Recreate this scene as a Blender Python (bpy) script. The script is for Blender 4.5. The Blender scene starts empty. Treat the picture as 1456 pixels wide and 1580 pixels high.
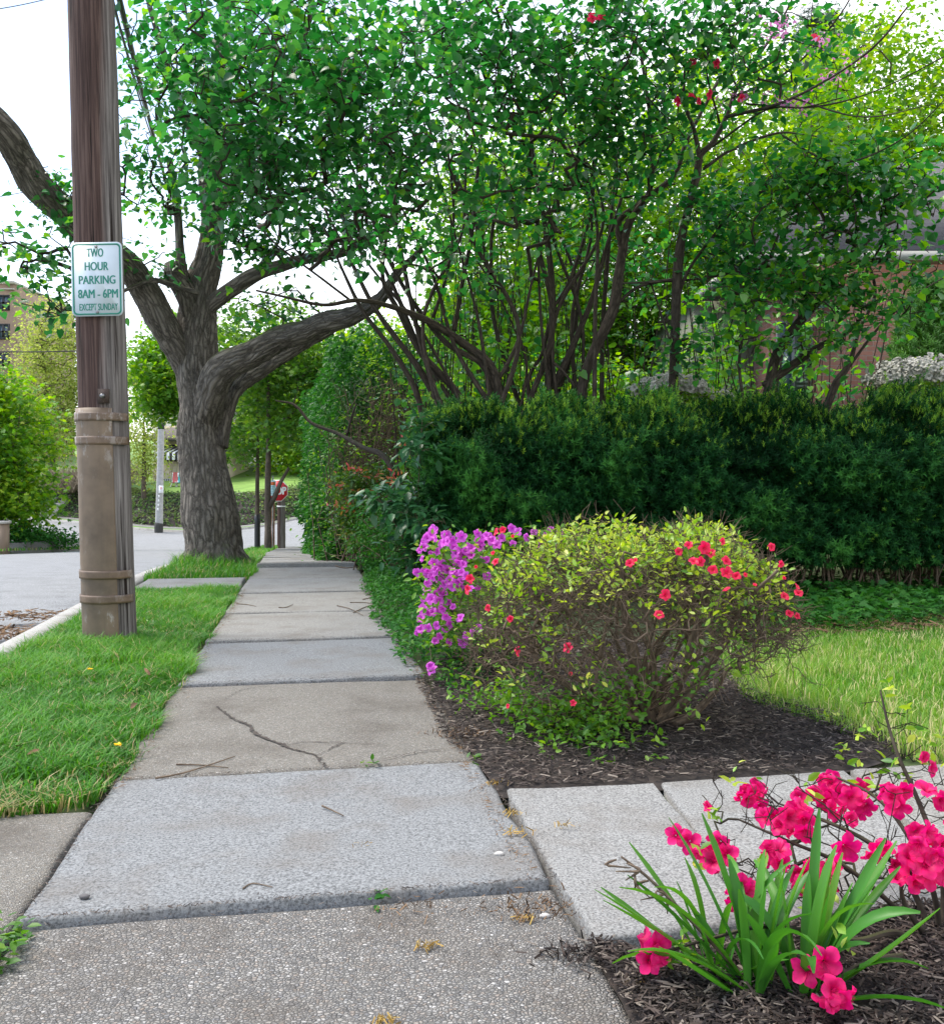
import bpy, math, random
import numpy as np
from mathutils import Vector

random.seed(11)
rng = np.random.default_rng(11)
scene = bpy.context.scene
COL = scene.collection
F, CX, HOR, H = 1429.0, 728.0, 750.0, 1.0       # focal length and horizon of the photograph (its pixels), eye height
ca, sa = math.cos(math.radians(10)), math.sin(math.radians(10))

# ------------------------------------------------------------------ coordinates
def P(px, py, d):                                # point seen at a pixel, at distance d
    return np.array([(px - CX) / F * d, d, H - (py - HOR) / F * d])
def UV(u, v):                                    # u across the pavement, v along it
    return u * ca - v * sa, u * sa + v * ca
def sm(a, b, x):
    t = np.clip((np.asarray(x, float) - a) / (b - a), 0, 1)
    return t * t * (3 - 2 * t)
def zg(x, y):                                    # lie of the land
    x = np.asarray(x, float); y = np.asarray(y, float)
    u = x * ca + y * sa; v = y * ca - x * sa
    t = np.clip(v - 10.2, 0, 31)
    z = -.055 * (t - 2 * (1 - np.exp(-t / 2))) * (1 - sm(1.5, 5, u) * (1 - sm(30, 40, v)))
    s = sm(45, 58, y)
    zf = np.interp(x, [-60, -31, -19.4, -13.9, -11.4, -2, 40], [-.3, -1.1, -1.84, -1.76, -1.2, -.3, 0])
    return z * (1 - s) + zf * s
def zuv(u, v):
    x, y = UV(u, v); return zg(x, y)
def G(px, py, dz=0.0):                           # where the ray of a pixel meets the near, level ground
    d = (H - dz) * F / (py - HOR)
    return np.array([(px - CX) / F * d, d, dz])

# ------------------------------------------------------------------ noise
def _h(i, j, k):
    n = (i * 374761393 + j * 668265263 + k * 2147483647 + 1013) & 0x7fffffff
    n = ((n ^ (n >> 13)) * 1274126177) & 0x7fffffff
    return ((n ^ (n >> 16)) & 0xffff) / 65535.0
def vnoise(x, y, z):
    x, y, z = (np.asarray(a, float) for a in (x, y, z))
    xi, yi, zi = (np.floor(a).astype(np.int64) for a in (x, y, z))
    fx, fy, fz = x - xi, y - yi, z - zi
    fx, fy, fz = (f * f * (3 - 2 * f) for f in (fx, fy, fz))
    r = 0
    for a in (0, 1):
        for b in (0, 1):
            for c in (0, 1):
                r = r + (fx if a else 1 - fx) * (fy if b else 1 - fy) * (fz if c else 1 - fz) * _h(xi + a, yi + b, zi + c)
    return r * 2 - 1
def fbm(x, y, z, o=3):
    r, a = 0, 1.
    for i in range(o):
        r = r + a * vnoise(x * 2 ** i + 17 * i, y * 2 ** i, z * 2 ** i); a *= .5
    return r

# ------------------------------------------------------------------ mesh builder
class MB:
    def __init__(s): s.V = []; s.F = []; s.T = []; s.U = []; s.n = 0
    def add(s, V, Fs, tint=.5, uv=None):
        V = np.asarray(V, float).reshape(-1, 3)
        for f in (Fs if isinstance(Fs, list) and len(Fs) and isinstance(Fs[0], np.ndarray) else [np.asarray(Fs)]):
            if f.size: s.F.append(f.astype(np.int64) + s.n)
        s.V.append(V); s.n += len(V)
        s.T.append(np.broadcast_to(np.asarray(tint, float), (len(V),)))
        s.U.append(np.zeros((len(V), 2)) if uv is None else np.asarray(uv, float))
        return s
    def box(s, a, b, tint=.5):
        x0, y0, z0 = a; x1, y1, z1 = b
        V = [(x0, y0, z0), (x1, y0, z0), (x1, y1, z0), (x0, y1, z0), (x0, y0, z1), (x1, y0, z1), (x1, y1, z1), (x0, y1, z1)]
        return s.add(V, np.array([(0, 3, 2, 1), (4, 5, 6, 7), (0, 1, 5, 4), (1, 2, 6, 5), (2, 3, 7, 6), (3, 0, 4, 7)]), tint)
    def build(s, name, mat, parent=None, smooth=False):
        me = bpy.data.meshes.new(name)
        if s.n:
            V = np.concatenate(s.V)
            me.vertices.add(len(V)); me.vertices.foreach_set('co', V.astype(np.float32).ravel())
            loops = np.concatenate([f.ravel() for f in s.F])
            tot = np.concatenate([np.full(len(f), f.shape[1]) for f in s.F])
            st = np.concatenate([[0], np.cumsum(tot)[:-1]])
            me.loops.add(len(loops)); me.loops.foreach_set('vertex_index', loops.astype(np.int32))
            me.polygons.add(len(tot)); me.polygons.foreach_set('loop_start', st.astype(np.int32))
            a = me.attributes.new('tint', 'FLOAT', 'POINT'); a.data.foreach_set('value', np.concatenate(s.T).astype(np.float32))
            U = np.concatenate(s.U)
            uvl = me.uv_layers.new(name='UVMap'); uvl.data.foreach_set('uv', U[loops].astype(np.float32).ravel())
            if smooth: me.polygons.foreach_set('use_smooth', np.ones(len(tot), bool))
            me.update(calc_edges=True)
        if mat is not None: me.materials.append(mat)
        o = bpy.data.objects.new(name, me); COL.objects.link(o)
        if parent is not None: o.parent = parent
        return o
def tag(o, label=None, cat=None, group=None, kind=None):
    for k, x in (('label', label), ('category', cat), ('group', group), ('kind', kind)):
        if x: o[k] = x
    return o
def empty(name, label, cat, group=None, kind=None, loc=(0, 0, 0)):
    o = bpy.data.objects.new(name, None); COL.objects.link(o); o.empty_display_size = .2; o.location = loc
    return tag(o, label, cat, group, kind)
def nrm(a): return a / np.maximum(np.linalg.norm(a, axis=-1, keepdims=True), 1e-9)

def resample(pts, r, step):
    pts = np.asarray(pts, float); r = np.asarray(r, float)
    n = len(pts)
    if n > 2:                                    # Catmull-Rom through the given points
        e = np.vstack([2 * pts[0] - pts[1], pts, 2 * pts[-1] - pts[-2]]); q = []; qr = []
        for i in range(n - 1):
            p0, p1, p2, p3 = e[i:i + 4]
            m = max(2, int(np.linalg.norm(p2 - p1) / step))
            for t in np.linspace(0, 1, m, endpoint=False):
                q.append(.5 * (2 * p1 + (p2 - p0) * t + (2 * p0 - 5 * p1 + 4 * p2 - p3) * t * t + (3 * p1 - p0 - 3 * p2 + p3) * t ** 3))
                qr.append(r[i] * (1 - t) + r[i + 1] * t)
        q.append(pts[-1]); qr.append(r[-1]); return np.array(q), np.array(qr)
    m = max(2, int(np.linalg.norm(pts[1] - pts[0]) / step) + 1)
    t = np.linspace(0, 1, m)[:, None]
    return pts[0] * (1 - t) + pts[1] * t, r[0] * (1 - t[:, 0]) + r[1] * t[:, 0]
def tube(mb, pts, r, sides=8, step=.1, tint=.5, ridge=0, lump=0, seed=0, cap=True):
    q, qr = resample(pts, r, step); n = len(q)
    T = nrm(np.gradient(q, axis=0)); N = np.zeros_like(T)
    a = np.array([1., 0, 0]) if abs(T[0][0]) < .8 else np.array([0, 1., 0])
    v = a - T[0] * a.dot(T[0])
    for i in range(n):
        v = v - T[i] * v.dot(T[i]); v = v / np.linalg.norm(v); N[i] = v
    B = np.cross(T, N)
    th = np.linspace(0, 2 * np.pi, sides + 1)
    L = np.concatenate([[0], np.cumsum(np.linalg.norm(np.diff(q, axis=0), axis=1))])
    R = np.repeat(qr[:, None], sides + 1, 1)
    if ridge or lump:
        cx, cy = np.cos(th)[None], np.sin(th)[None]; k = np.maximum(qr, .06)[:, None]
        R = R + lump * qr[:, None] * fbm(cx * 1.1 + seed, cy * 1.1, L[:, None] * 1.3, 2)
        w = vnoise(cx * 3 + seed, cy * 3, L[:, None] * 2.2) * .9
        R = R - ridge * np.abs(vnoise(cx * k * 52 + w + seed, cy * k * 52 + w, L[:, None] * 5))
    V = q[:, None] + R[..., None] * (np.cos(th)[None, :, None] * N[:, None] + np.sin(th)[None, :, None] * B[:, None])
    V[:, -1] = V[:, 0]
    uv = np.stack([np.repeat((th / (2 * np.pi))[None], n, 0) * (2 * np.pi * qr.mean()), np.repeat(L[:, None], sides + 1, 1)], -1)
    i, j = np.meshgrid(np.arange(n - 1), np.arange(sides), indexing='ij'); k = i * (sides + 1) + j
    Fq = np.stack([k, k + 1, k + sides + 2, k + sides + 1], -1).reshape(-1, 4)
    V = V.reshape(-1, 3); uv = uv.reshape(-1, 2); Fl = [Fq]
    if cap:
        Fl.append(np.array([np.arange((n - 1) * (sides + 1), (n - 1) * (sides + 1) + sides)]))
        Fl.append(np.array([np.arange(sides)[::-1]]))
    mb.add(V, Fl, tint, uv)
def twigs(mb, A, M, B, r0, r1, tint=.5, sides=4):  # many short three-point stems at once
    A, M, B = (np.asarray(a, float) for a in (A, M, B)); n = len(A)
    if n == 0: return
    T = nrm(B - A); ref = np.where(np.abs(T[:, 2:3]) < .9, [[0, 0, 1.]], [[1., 0, 0]])
    N = nrm(np.cross(T, ref)); Bn = np.cross(T, N)
    r0 = np.broadcast_to(r0, (n,)); r1 = np.broadcast_to(r1, (n,))
    th = np.arange(sides) / sides * 2 * np.pi
    ring = N[:, None] * np.cos(th)[None, :, None] + Bn[:, None] * np.sin(th)[None, :, None]
    V = np.stack([c[:, None] + ring * r[:, None, None] for c, r in ((A, r0), (M, (r0 + r1) / 2), (B, r1))], 1)
    f = [(l * sides + s, l * sides + (s + 1) % sides, (l + 1) * sides + (s + 1) % sides, (l + 1) * sides + s) for l in (0, 1) for s in range(sides)]
    Fq = (np.arange(n)[:, None, None] * (3 * sides) + np.array(f)[None]).reshape(-1, 4)
    L = np.linalg.norm(B - A, axis=1)
    uv = np.zeros((n, 3, sides, 2)); uv[..., 0] = (th * .02)[None, None]; uv[:, 1, :, 1] = L[:, None] / 2; uv[:, 2, :, 1] = L[:, None]
    mb.add(V.reshape(-1, 3), Fq, np.repeat(np.broadcast_to(tint, (n,)), 3 * sides), uv.reshape(-1, 2))

# ------------------------------------------------------------------ leaves
def T_(v, fs): return (np.array(v, float), fs)
HEART = T_([(0, 0, 0), (0, .3, .0), (0, .65, -.03), (0, 1, -.12), (.24, -.1, .05), (.43, .2, .1), (.29, .6, .05), (-.24, -.1, .05), (-.43, .2, .1), (-.29, .6, .05)],
           [np.array([(0, 4, 5, 1), (1, 5, 6, 2), (0, 1, 8, 7), (1, 2, 9, 8)]), np.array([(2, 6, 3), (2, 3, 9)])])
OVAL = T_([(0, 0, 0), (0, .5, -.02), (0, 1, -.1), (.23, .3, .06), (.2, .65, .04), (-.23, .3, .06), (-.2, .65, .04)],
          [np.array([(0, 3, 4, 1), (0, 1, 6, 5)]), np.array([(1, 4, 2), (1, 2, 6)])])
FOLD = T_([(0, 0, 0), (.3, .5, .08), (0, 1, -.08), (-.3, .5, .08)], [np.array([(0, 1, 2), (0, 2, 3)])])
def maple():
    V = [(0, .35, 0)]; o = []
    for i in range(5):
        a = math.radians(-100 + i * 50); o += [(math.sin(a) * .55, .35 + math.cos(a) * .65, -.06)]
        if i < 4:
            b = a + math.radians(25); o += [(math.sin(b) * .27, .35 + math.cos(b) * .3, .04)]
    o += [(0, 0, 0)]
    V += o; n = len(o)
    return T_(V, [np.array([(0, 1 + k, 1 + (k + 1) % n) for k in range(n)])])
MAPLE = maple()
def sprig(nn=14, w=.035, ll=.42):
    V = []; Fs = []
    for k in range(nn):
        t = k / nn; a = k * 2.4; y0 = .05 + t * .75; l = ll * (1 - .35 * t)
        dx, dz = math.cos(a) * .8, math.sin(a) * .8
        b = len(V)
        V += [(-dz * w, y0, dx * w), (dz * w, y0 + .03, -dx * w), (dx * l, y0 + l * .55, dz * l)]; Fs.append((b, b + 1, b + 2))
    b = len(V); V += [(-.03, 0, 0), (.03, 0, 0), (0, 1, 0)]; Fs.append((b, b + 1, b + 2))
    return T_(V, [np.array(Fs)])
YEW = sprig(11, .07, .5)
SPRIG = sprig()
def frames(axis, normal):
    y = nrm(axis); x = nrm(np.cross(y, normal)); z = np.cross(x, y)
    return np.stack([x, y, z], -1)
def inst(mb, tmpl, pos, R, size, tint):
    TV, TF = tmpl; n = len(pos); k = len(TV)
    if n == 0: return
    size = np.broadcast_to(size, (n,))
    V = np.einsum('nij,kj->nki', R, TV) * size[:, None, None] + np.asarray(pos)[:, None]
    Fs = [(np.arange(n)[:, None, None] * k + f[None]).reshape(-1, f.shape[1]) for f in TF]
    mb.add(V.reshape(-1, 3), Fs, np.repeat(np.broadcast_to(tint, (n,)), k))
def rdir(n): return nrm(rng.normal(size=(n, 3)))
def leafR(n, up=.8, droop=.3, out=None):
    ax = rdir(n); ax[:, 2] = ax[:, 2] * .5 - droop
    if out is not None: ax = ax + out
    nz = rdir(n) * (1 - up * .6); nz[:, 2] += up
    return frames(ax, nz)

# ------------------------------------------------------------------ materials
def M(name):
    m = bpy.data.materials.new(name); m.use_nodes = True; t = m.node_tree
    return m, t, t.nodes['Principled BSDF']
def nd(t, k, **kw):
    n = t.nodes.new(k)
    for a, b in kw.items():
        if a.startswith('i_'): n.inputs[a[2:].replace('_', ' ')].default_value = b
        else: setattr(n, a, b)
    return n
def ramp(t, src, cols, interp='LINEAR'):
    r = nd(t, 'ShaderNodeValToRGB'); e = r.color_ramp.elements; r.color_ramp.interpolation = interp
    while len(e) > 1: e.remove(e[-1])
    e[0].position, e[0].color = cols[0][0], (*cols[0][1], 1)
    for p, c in cols[1:]:
        x = e.new(p); x.color = (*c, 1)
    t.links.new(src, r.inputs[0]); return r.outputs[0]
def mix(t, f, a, b, mode='MIX'):
    m = nd(t, 'ShaderNodeMix', data_type='RGBA', blend_type=mode)
    for s, i in ((f, 0), (a, 6), (b, 7)):
        if hasattr(s, 'links'): t.links.new(s, m.inputs[i])
        else: m.inputs[i].default_value = s if i == 0 else (*s, 1)
    return m.outputs[2]
def noise(t, co, scale, detail=4, rough=.6, vec=None):
    n = nd(t, 'ShaderNodeTexNoise'); n.inputs['Scale'].default_value = scale; n.inputs['Detail'].default_value = detail; n.inputs['Roughness'].default_value = rough
    if co is not None: t.links.new(co, n.inputs['Vector'])
    return n.outputs['Fac']
def mapping(t, co, sc=(1, 1, 1)):
    m = nd(t, 'ShaderNodeMapping'); m.inputs['Scale'].default_value = sc; t.links.new(co, m.inputs['Vector']); return m.outputs[0]
def bump(t, b, h, dist=.01, st=1.):
    n = nd(t, 'ShaderNodeBump'); n.inputs['Distance'].default_value = dist; n.inputs['Strength'].default_value = st
    t.links.new(h, n.inputs['Height']); t.links.new(n.outputs[0], b.inputs['Normal'])
def coord(t, k='Object'): return nd(t, 'ShaderNodeTexCoord').outputs[k]
def leaf_mat(name, cols, rough=.45, trans=.45, tcol=None, spec=.5):
    m, t, b = M(name)
    a = nd(t, 'ShaderNodeAttribute', attribute_name='tint')
    n = len(cols); c = ramp(t, a.outputs['Fac'], [(i / max(1, n - 1), x) for i, x in enumerate(cols)])
    t.links.new(c, b.inputs['Base Color']); b.inputs['Roughness'].default_value = rough; b.inputs['Specular IOR Level'].default_value = spec
    tr = nd(t, 'ShaderNodeBsdfTranslucent')
    hs = nd(t, 'ShaderNodeHueSaturation', i_Hue=.49, i_Saturation=1.1, i_Value=1.5); t.links.new(c, hs.inputs['Color']); t.links.new(hs.outputs[0], tr.inputs[0])
    mx = nd(t, 'ShaderNodeMixShader'); mx.inputs[0].default_value = trans
    t.links.new(b.outputs[0], mx.inputs[1]); t.links.new(tr.outputs[0], mx.inputs[2])
    t.links.new(mx.outputs[0], t.nodes['Material Output'].inputs['Surface']); return m
def bark_mat(name, dark, light, su=16, sv=2.4, dist=.02, moss=None, rough=.9):
    m, t, b = M(name); uv = coord(t, 'UV')
    w0 = noise(t, mapping(t, uv, (8, 3.5, 1)), 1., 4); wm = nd(t, 'ShaderNodeMath', operation='MULTIPLY'); wm.inputs[1].default_value = 2.2; t.links.new(w0, wm.inputs[0]); w = wm.outputs[0]
    mp = mapping(t, uv, (su, sv, 1)); ad = nd(t, 'ShaderNodeVectorMath', operation='ADD'); t.links.new(mp, ad.inputs[0]); t.links.new(w, ad.inputs[1])
    vo = nd(t, 'ShaderNodeTexVoronoi', feature='DISTANCE_TO_EDGE'); vo.inputs['Scale'].default_value = 1.; t.links.new(ad.outputs[0], vo.inputs['Vector'])
    fine = noise(t, mapping(t, uv, (90, 22, 1)), 1., 5, .7)
    s = nd(t, 'ShaderNodeMath', operation='MULTIPLY_ADD'); s.inputs[1].default_value = .35
    t.links.new(fine, s.inputs[0]); t.links.new(vo.outputs['Distance'], s.inputs[2])
    c = ramp(t, s.outputs[0], [(.12, dark), (.5, light)])
    big = noise(t, coord(t), 2.2, 3)
    c = mix(t, ramp(t, big, [(.4, (0, 0, 0)), (.7, (.5, .5, .5))]), c, tuple(x * .6 for x in light))
    if moss:
        gn = nd(t, 'ShaderNodeNewGeometry'); sx = nd(t, 'ShaderNodeSeparateXYZ'); t.links.new(gn.outputs['Normal'], sx.inputs[0])
        mm = nd(t, 'ShaderNodeMath', operation='MULTIPLY'); t.links.new(ramp(t, sx.outputs['Z'], [(.45, (0, 0, 0)), (.8, (1, 1, 1))]), mm.inputs[0])
        t.links.new(ramp(t, noise(t, coord(t), 5., 4), [(.35, (0, 0, 0)), (.6, (.8, .8, .8))]), mm.inputs[1])
        c = mix(t, mm.outputs[0], c, moss)
    t.links.new(c, b.inputs['Base Color']); b.inputs['Roughness'].default_value = rough; b.inputs['Specular IOR Level'].default_value = .2
    bump(t, b, s.outputs[0], dist); return m
def concrete(name, base, pebble=0., dirt=(.12, .1, .08), scale=160.):
    m, t, b = M(name); co = coord(t)
    n1 = noise(t, co, scale, 3, .8); n2 = noise(t, co, 3.2, 4); n3 = noise(t, co, 38., 3)
    lo, hi = tuple(x * .45 for x in base), tuple(min(.9, x * 1.45) for x in base)
    c = ramp(t, n1, [(.36, lo), (.5, base), (.66, hi)])
    h = n1
    if pebble:
        vo = nd(t, 'ShaderNodeTexVoronoi'); vo.inputs['Scale'].default_value = pebble; t.links.new(mapping(t, co, (1, 1.25, 1)), vo.inputs['Vector'])
        ve = nd(t, 'ShaderNodeTexVoronoi', feature='DISTANCE_TO_EDGE'); ve.inputs['Scale'].default_value = pebble; t.links.new(mapping(t, co, (1, 1.25, 1)), ve.inputs['Vector'])
        sx = nd(t, 'ShaderNodeSeparateColor'); t.links.new(vo.outputs['Color'], sx.inputs[0])
        pc = ramp(t, sx.outputs[0], [(0, (.075, .073, .072)), (.2, (.2, .19, .175)), (.45, (.31, .295, .265)), (.6, (.25, .2, .16)), (.74, (.4, .385, .355)), (.88, (.14, .142, .15)), (.93, (.3, .29, .27)), (1, (.62, .6, .57))])
        pc = mix(t, .35, pc, n1 and c)
        e = ramp(t, ve.outputs['Distance'], [(.02, (0, 0, 0)), (.13, (1, 1, 1))])
        c = mix(t, e, tuple(x * .42 for x in base), pc)
        hh = nd(t, 'ShaderNodeMath', operation='MULTIPLY_ADD'); hh.inputs[1].default_value = .25; t.links.new(n1, hh.inputs[0])
        t.links.new(ramp(t, ve.outputs['Distance'], [(0, (0, 0, 0)), (.3, (1, 1, 1))]), hh.inputs[2]); h = hh.outputs[0]
    c = mix(t, ramp(t, n2, [(.48, (0, 0, 0)), (.74, (.6, .6, .6))]), c, dirt)
    if not pebble:
        pv = nd(t, 'ShaderNodeTexVoronoi'); pv.inputs['Scale'].default_value = 75.; t.links.new(co, pv.inputs['Vector'])
        c = mix(t, ramp(t, pv.outputs['Distance'], [(.14, (.75, .75, .75)), (.3, (0, 0, 0))]), c, tuple(x * .38 for x in base))
    c = mix(t, ramp(t, n3, [(.62, (0, 0, 0)), (.75, (.35, .35, .35))]), c, tuple(x * .6 for x in base))
    t.links.new(c, b.inputs['Base Color']); b.inputs['Roughness'].default_value = .9; b.inputs['Specular IOR Level'].default_value = .25
    bump(t, b, h, .005 if pebble else .002, .9); return m
def plain(name, col, rough=.6, metal=0., var=.25, scale=20., spec=.5):
    m, t, b = M(name)
    n = noise(t, coord(t), scale, 4)
    c = ramp(t, n, [(.3, tuple(x * (1 - var) for x in col)), (.7, tuple(min(1, x * (1 + var)) for x in col))])
    t.links.new(c, b.inputs['Base Color']); b.inputs['Roughness'].default_value = rough; b.inputs['Metallic'].default_value = metal
    b.inputs['Specular IOR Level'].default_value = spec; return m
def tint_mat(name, cols, rough=.9, spec=.2):
    m, t, b = M(name); a = nd(t, 'ShaderNodeAttribute', attribute_name='tint')
    t.links.new(ramp(t, a.outputs['Fac'], [(i / (len(cols) - 1), x) for i, x in enumerate(cols)]), b.inputs['Base Color'])
    b.inputs['Roughness'].default_value = rough; b.inputs['Specular IOR Level'].default_value = spec; return m

m_soil = plain('soil', (.03, .023, .019), .95, scale=14, var=.5)
m_ground = plain('ground', (.05, .075, .022), .95, scale=1.5, var=.4)
m_asph = concrete('asphalt', (.23, .235, .24), scale=90, dirt=(.13, .13, .13))
m_kerb = concrete('kerb_stone', (.34, .33, .31))
m_c_peb = concrete('pebble_concrete', (.235, .228, .215), 112.)
m_c_tan = concrete('tan_concrete', (.43, .4, .34), 170.)
m_c_grey = concrete('grey_concrete', (.178, .184, .186), scale=130)
m_c_mid = concrete('worn_concrete', (.215, .21, .195), scale=140)
m_c_pale = concrete('pale_concrete', (.212, .212, .205), scale=140)
m_crack = plain('crack_dirt', (.045, .035, .028), .95, scale=60)
m_grass = leaf_mat('grass_blade', [(.03, .13, .012), (.06, .22, .018), (.11, .3, .03), (.4, .34, .16)], .55, .35, spec=.3)
m_lawn = leaf_mat('lawn_blade', [(.05, .17, .015), (.11, .28, .03), (.22, .36, .06), (.6, .55, .28)], .6, .4, spec=.3)
m_bark = bark_mat('furrowed_bark', (.02, .017, .014), (.215, .19, .16), 24, 3.1, .035, (.06, .075, .015))
m_lbark = bark_mat('smooth_dark_bark', (.018, .014, .011), (.075, .06, .046), 40, 7, .006, (.05, .055, .02))
m_twig = bark_mat('twig_bark', (.07, .05, .036), (.2, .15, .105), 60, 14, .002)
m_ftwig = bark_mat('far_bark', (.05, .04, .03), (.14, .11, .085), 6, 1.2, .01)
m_heart = leaf_mat('heart_leaf', [(.012, .08, .018), (.028, .15, .035), (.06, .23, .045), (.17, .38, .03)], .32, .52, spec=.75)
m_yg = leaf_mat('young_yellow_leaf', [(.05, .17, .014), (.1, .26, .018), (.19, .36, .022), (.32, .45, .035)], .5, .5)
m_mid = leaf_mat('fresh_green_leaf', [(.035, .12, .016), (.06, .17, .02), (.1, .23, .024), (.16, .28, .03)], .5, .45)
m_pale = leaf_mat('pale_bud_leaf', [(.2, .29, .05), (.3, .38, .08), (.42, .45, .14)], .6, .5)
m_yew = leaf_mat('yew_needle', [(.004, .03, .008), (.013, .075, .017), (.055, .2, .03), (.27, .46, .045)], .6, .22, spec=.12)
m_con = leaf_mat('conifer_needle', [(.03, .12, .014), (.06, .19, .02), (.12, .28, .03)], .6, .25)
m_dcon = leaf_mat('dark_conifer_needle', [(.012, .04, .015), (.02, .06, .02), (.03, .08, .025)], .6, .2)
m_aza = leaf_mat('azalea_leaf', [(.05, .16, .018), (.13, .3, .025), (.33, .46, .05), (.52, .56, .12)], .45, .4)
m_ivy = leaf_mat('ivy_leaf', [(.016, .085, .014), (.032, .14, .02), (.07, .21, .03)], .5, .32, spec=.2)
m_broad = leaf_mat('broad_blue_leaf', [(.022, .085, .035), (.035, .12, .045), (.05, .15, .045)], .35, .3)
m_strap = leaf_mat('strap_leaf', [(.03, .13, .018), (.05, .19, .024), (.1, .27, .03), (.25, .3, .05)], .4, .35, spec=.3)
m_pieris = leaf_mat('pieris_leaf', [(.04, .12, .015), (.07, .17, .02), (.12, .22, .03), (.3, .24, .05), (.6, .13, .1)], .4, .35)
def petal(name, a, b, tr=.35):
    return leaf_mat(name, [a, b], .5, tr, spec=.3)
m_pink = petal('hot_pink_petal', (.42, .0, .055), (.8, .013, .18))
m_red = petal('coral_red_petal', (.5, .0, .02), (.85, .035, .11))
m_mag = petal('magenta_petal', (.46, .035, .42), (.72, .15, .66))
m_white = petal('white_petal', (.9, .9, .9), (.93, .93, .92), .15)
m_red_bud = petal('redbud_petal', (.5, .16, .38), (.62, .28, .5))
m_mulch = tint_mat('mulch_chip', [(.014, .011, .011), (.03, .024, .021), (.055, .04, .033), (.085, .07, .062), (.2, .17, .14)])
m_litter = tint_mat('dry_litter', [(.07, .04, .022), (.14, .085, .045), (.22, .14, .08)])
m_brown = tint_mat('fallen_catkin', [(.25, .15, .04), (.4, .28, .08)])

# ------------------------------------------------------------------ ground sheets
def grid(us, vs, fz, name, mat, label, kind='structure', cat=None, tf=None, parent=None):
    U, V = np.meshgrid(us, vs, indexing='ij'); x, y = UV(U, V); z = fz(U, V, x, y)
    n, m = U.shape; i, j = np.meshgrid(np.arange(n - 1), np.arange(m - 1), indexing='ij'); k = i * m + j
    mb = MB(); mb.add(np.stack([x, y, z], -1), np.stack([k, k + m, k + m + 1, k + 1], -1).reshape(-1, 4))
    o = mb.build(name, mat, parent, True)
    return tag(o, label, cat, None, kind)
def zsheet(U, V, x, y):
    st = ((U > -10.25) & (U < -1.8) & (V < 42)) | ((V > 39) & (V < 62))
    walk = (U > -.75) & (U < .7) & (V < 37)
    return zg(x, y) - np.where(st, .45, np.where(walk, .12, .03)) - np.where((V > 58), 1.5, 0)
grid(np.r_[-400, -150, -80, -50, -30, -20, -14, -11, np.linspace(-10.3, -1.85, 8), -1.74, -1.2, -.8, -.72, -.2, .4, .66, .75, np.linspace(1.2, 12, 10), 16, 22, 30, 50, 90, 150, 400],
     np.r_[-60, -20, -8, np.linspace(-4, 14, 40), np.linspace(14.8, 62, 60), 70, 90, 130, 200, 400], zsheet, 'ground', m_ground, 'grassy earth under the gardens and verges')
grid(np.r_[-10.2, np.linspace(-9, -3, 7), -2.4, -1.915], np.r_[-25, -10, np.linspace(-4, 40, 60)],
     lambda U, V, x, y: zg(x, y) - .13 + .05 * (1 - ((U + 6) / 4.2) ** 2), 'street', m_asph, 'grey asphalt street beside the verge')
grid(np.r_[-120, -80, np.linspace(-60, 60, 90), 90], np.linspace(40, 66, 34), lambda U, V, x, y: zg(x, y) - .13 - .2 * sm(61, 65, y), 'cross_street', m_asph, 'pale asphalt cross street at the junction')

def kerb_line(u0, u1, vs, name, label, h=.0, base=-.4):
    mb = MB(); n = len(vs); rows = []
    for v in vs:
        z = float(zuv((u0 + u1) / 2, v))
        prof = [(u0, z + base), (u0, z + h - .02), (u0 + .02 * np.sign(u1 - u0), z + h), (u1, z + h), (u1, z + base)]
        rows.append([(*UV(u + .006 * math.sin(v * 2.1), v), zz) for u, zz in prof])
    V = np.array(rows); m = 5; i, j = np.meshgrid(np.arange(n - 1), np.arange(m - 1), indexing='ij'); k = i * m + j
    mb.add(V, [np.stack([k, k + m, k + m + 1, k + 1], -1).reshape(-1, 4), np.array([(0, 1, 2, 3, 4)])])
    return tag(mb.build(name, m_kerb), label, None, None, 'structure')
kerb_line(-1.92, -1.72, np.linspace(-3, 38, 80), 'kerb', 'worn concrete kerb along the near grass verge', .012)
kerb_line(-10.2, -10.38, np.linspace(-10, 39.5, 60), 'kerb', 'pale kerb on the far side of the street', .0)

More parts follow.
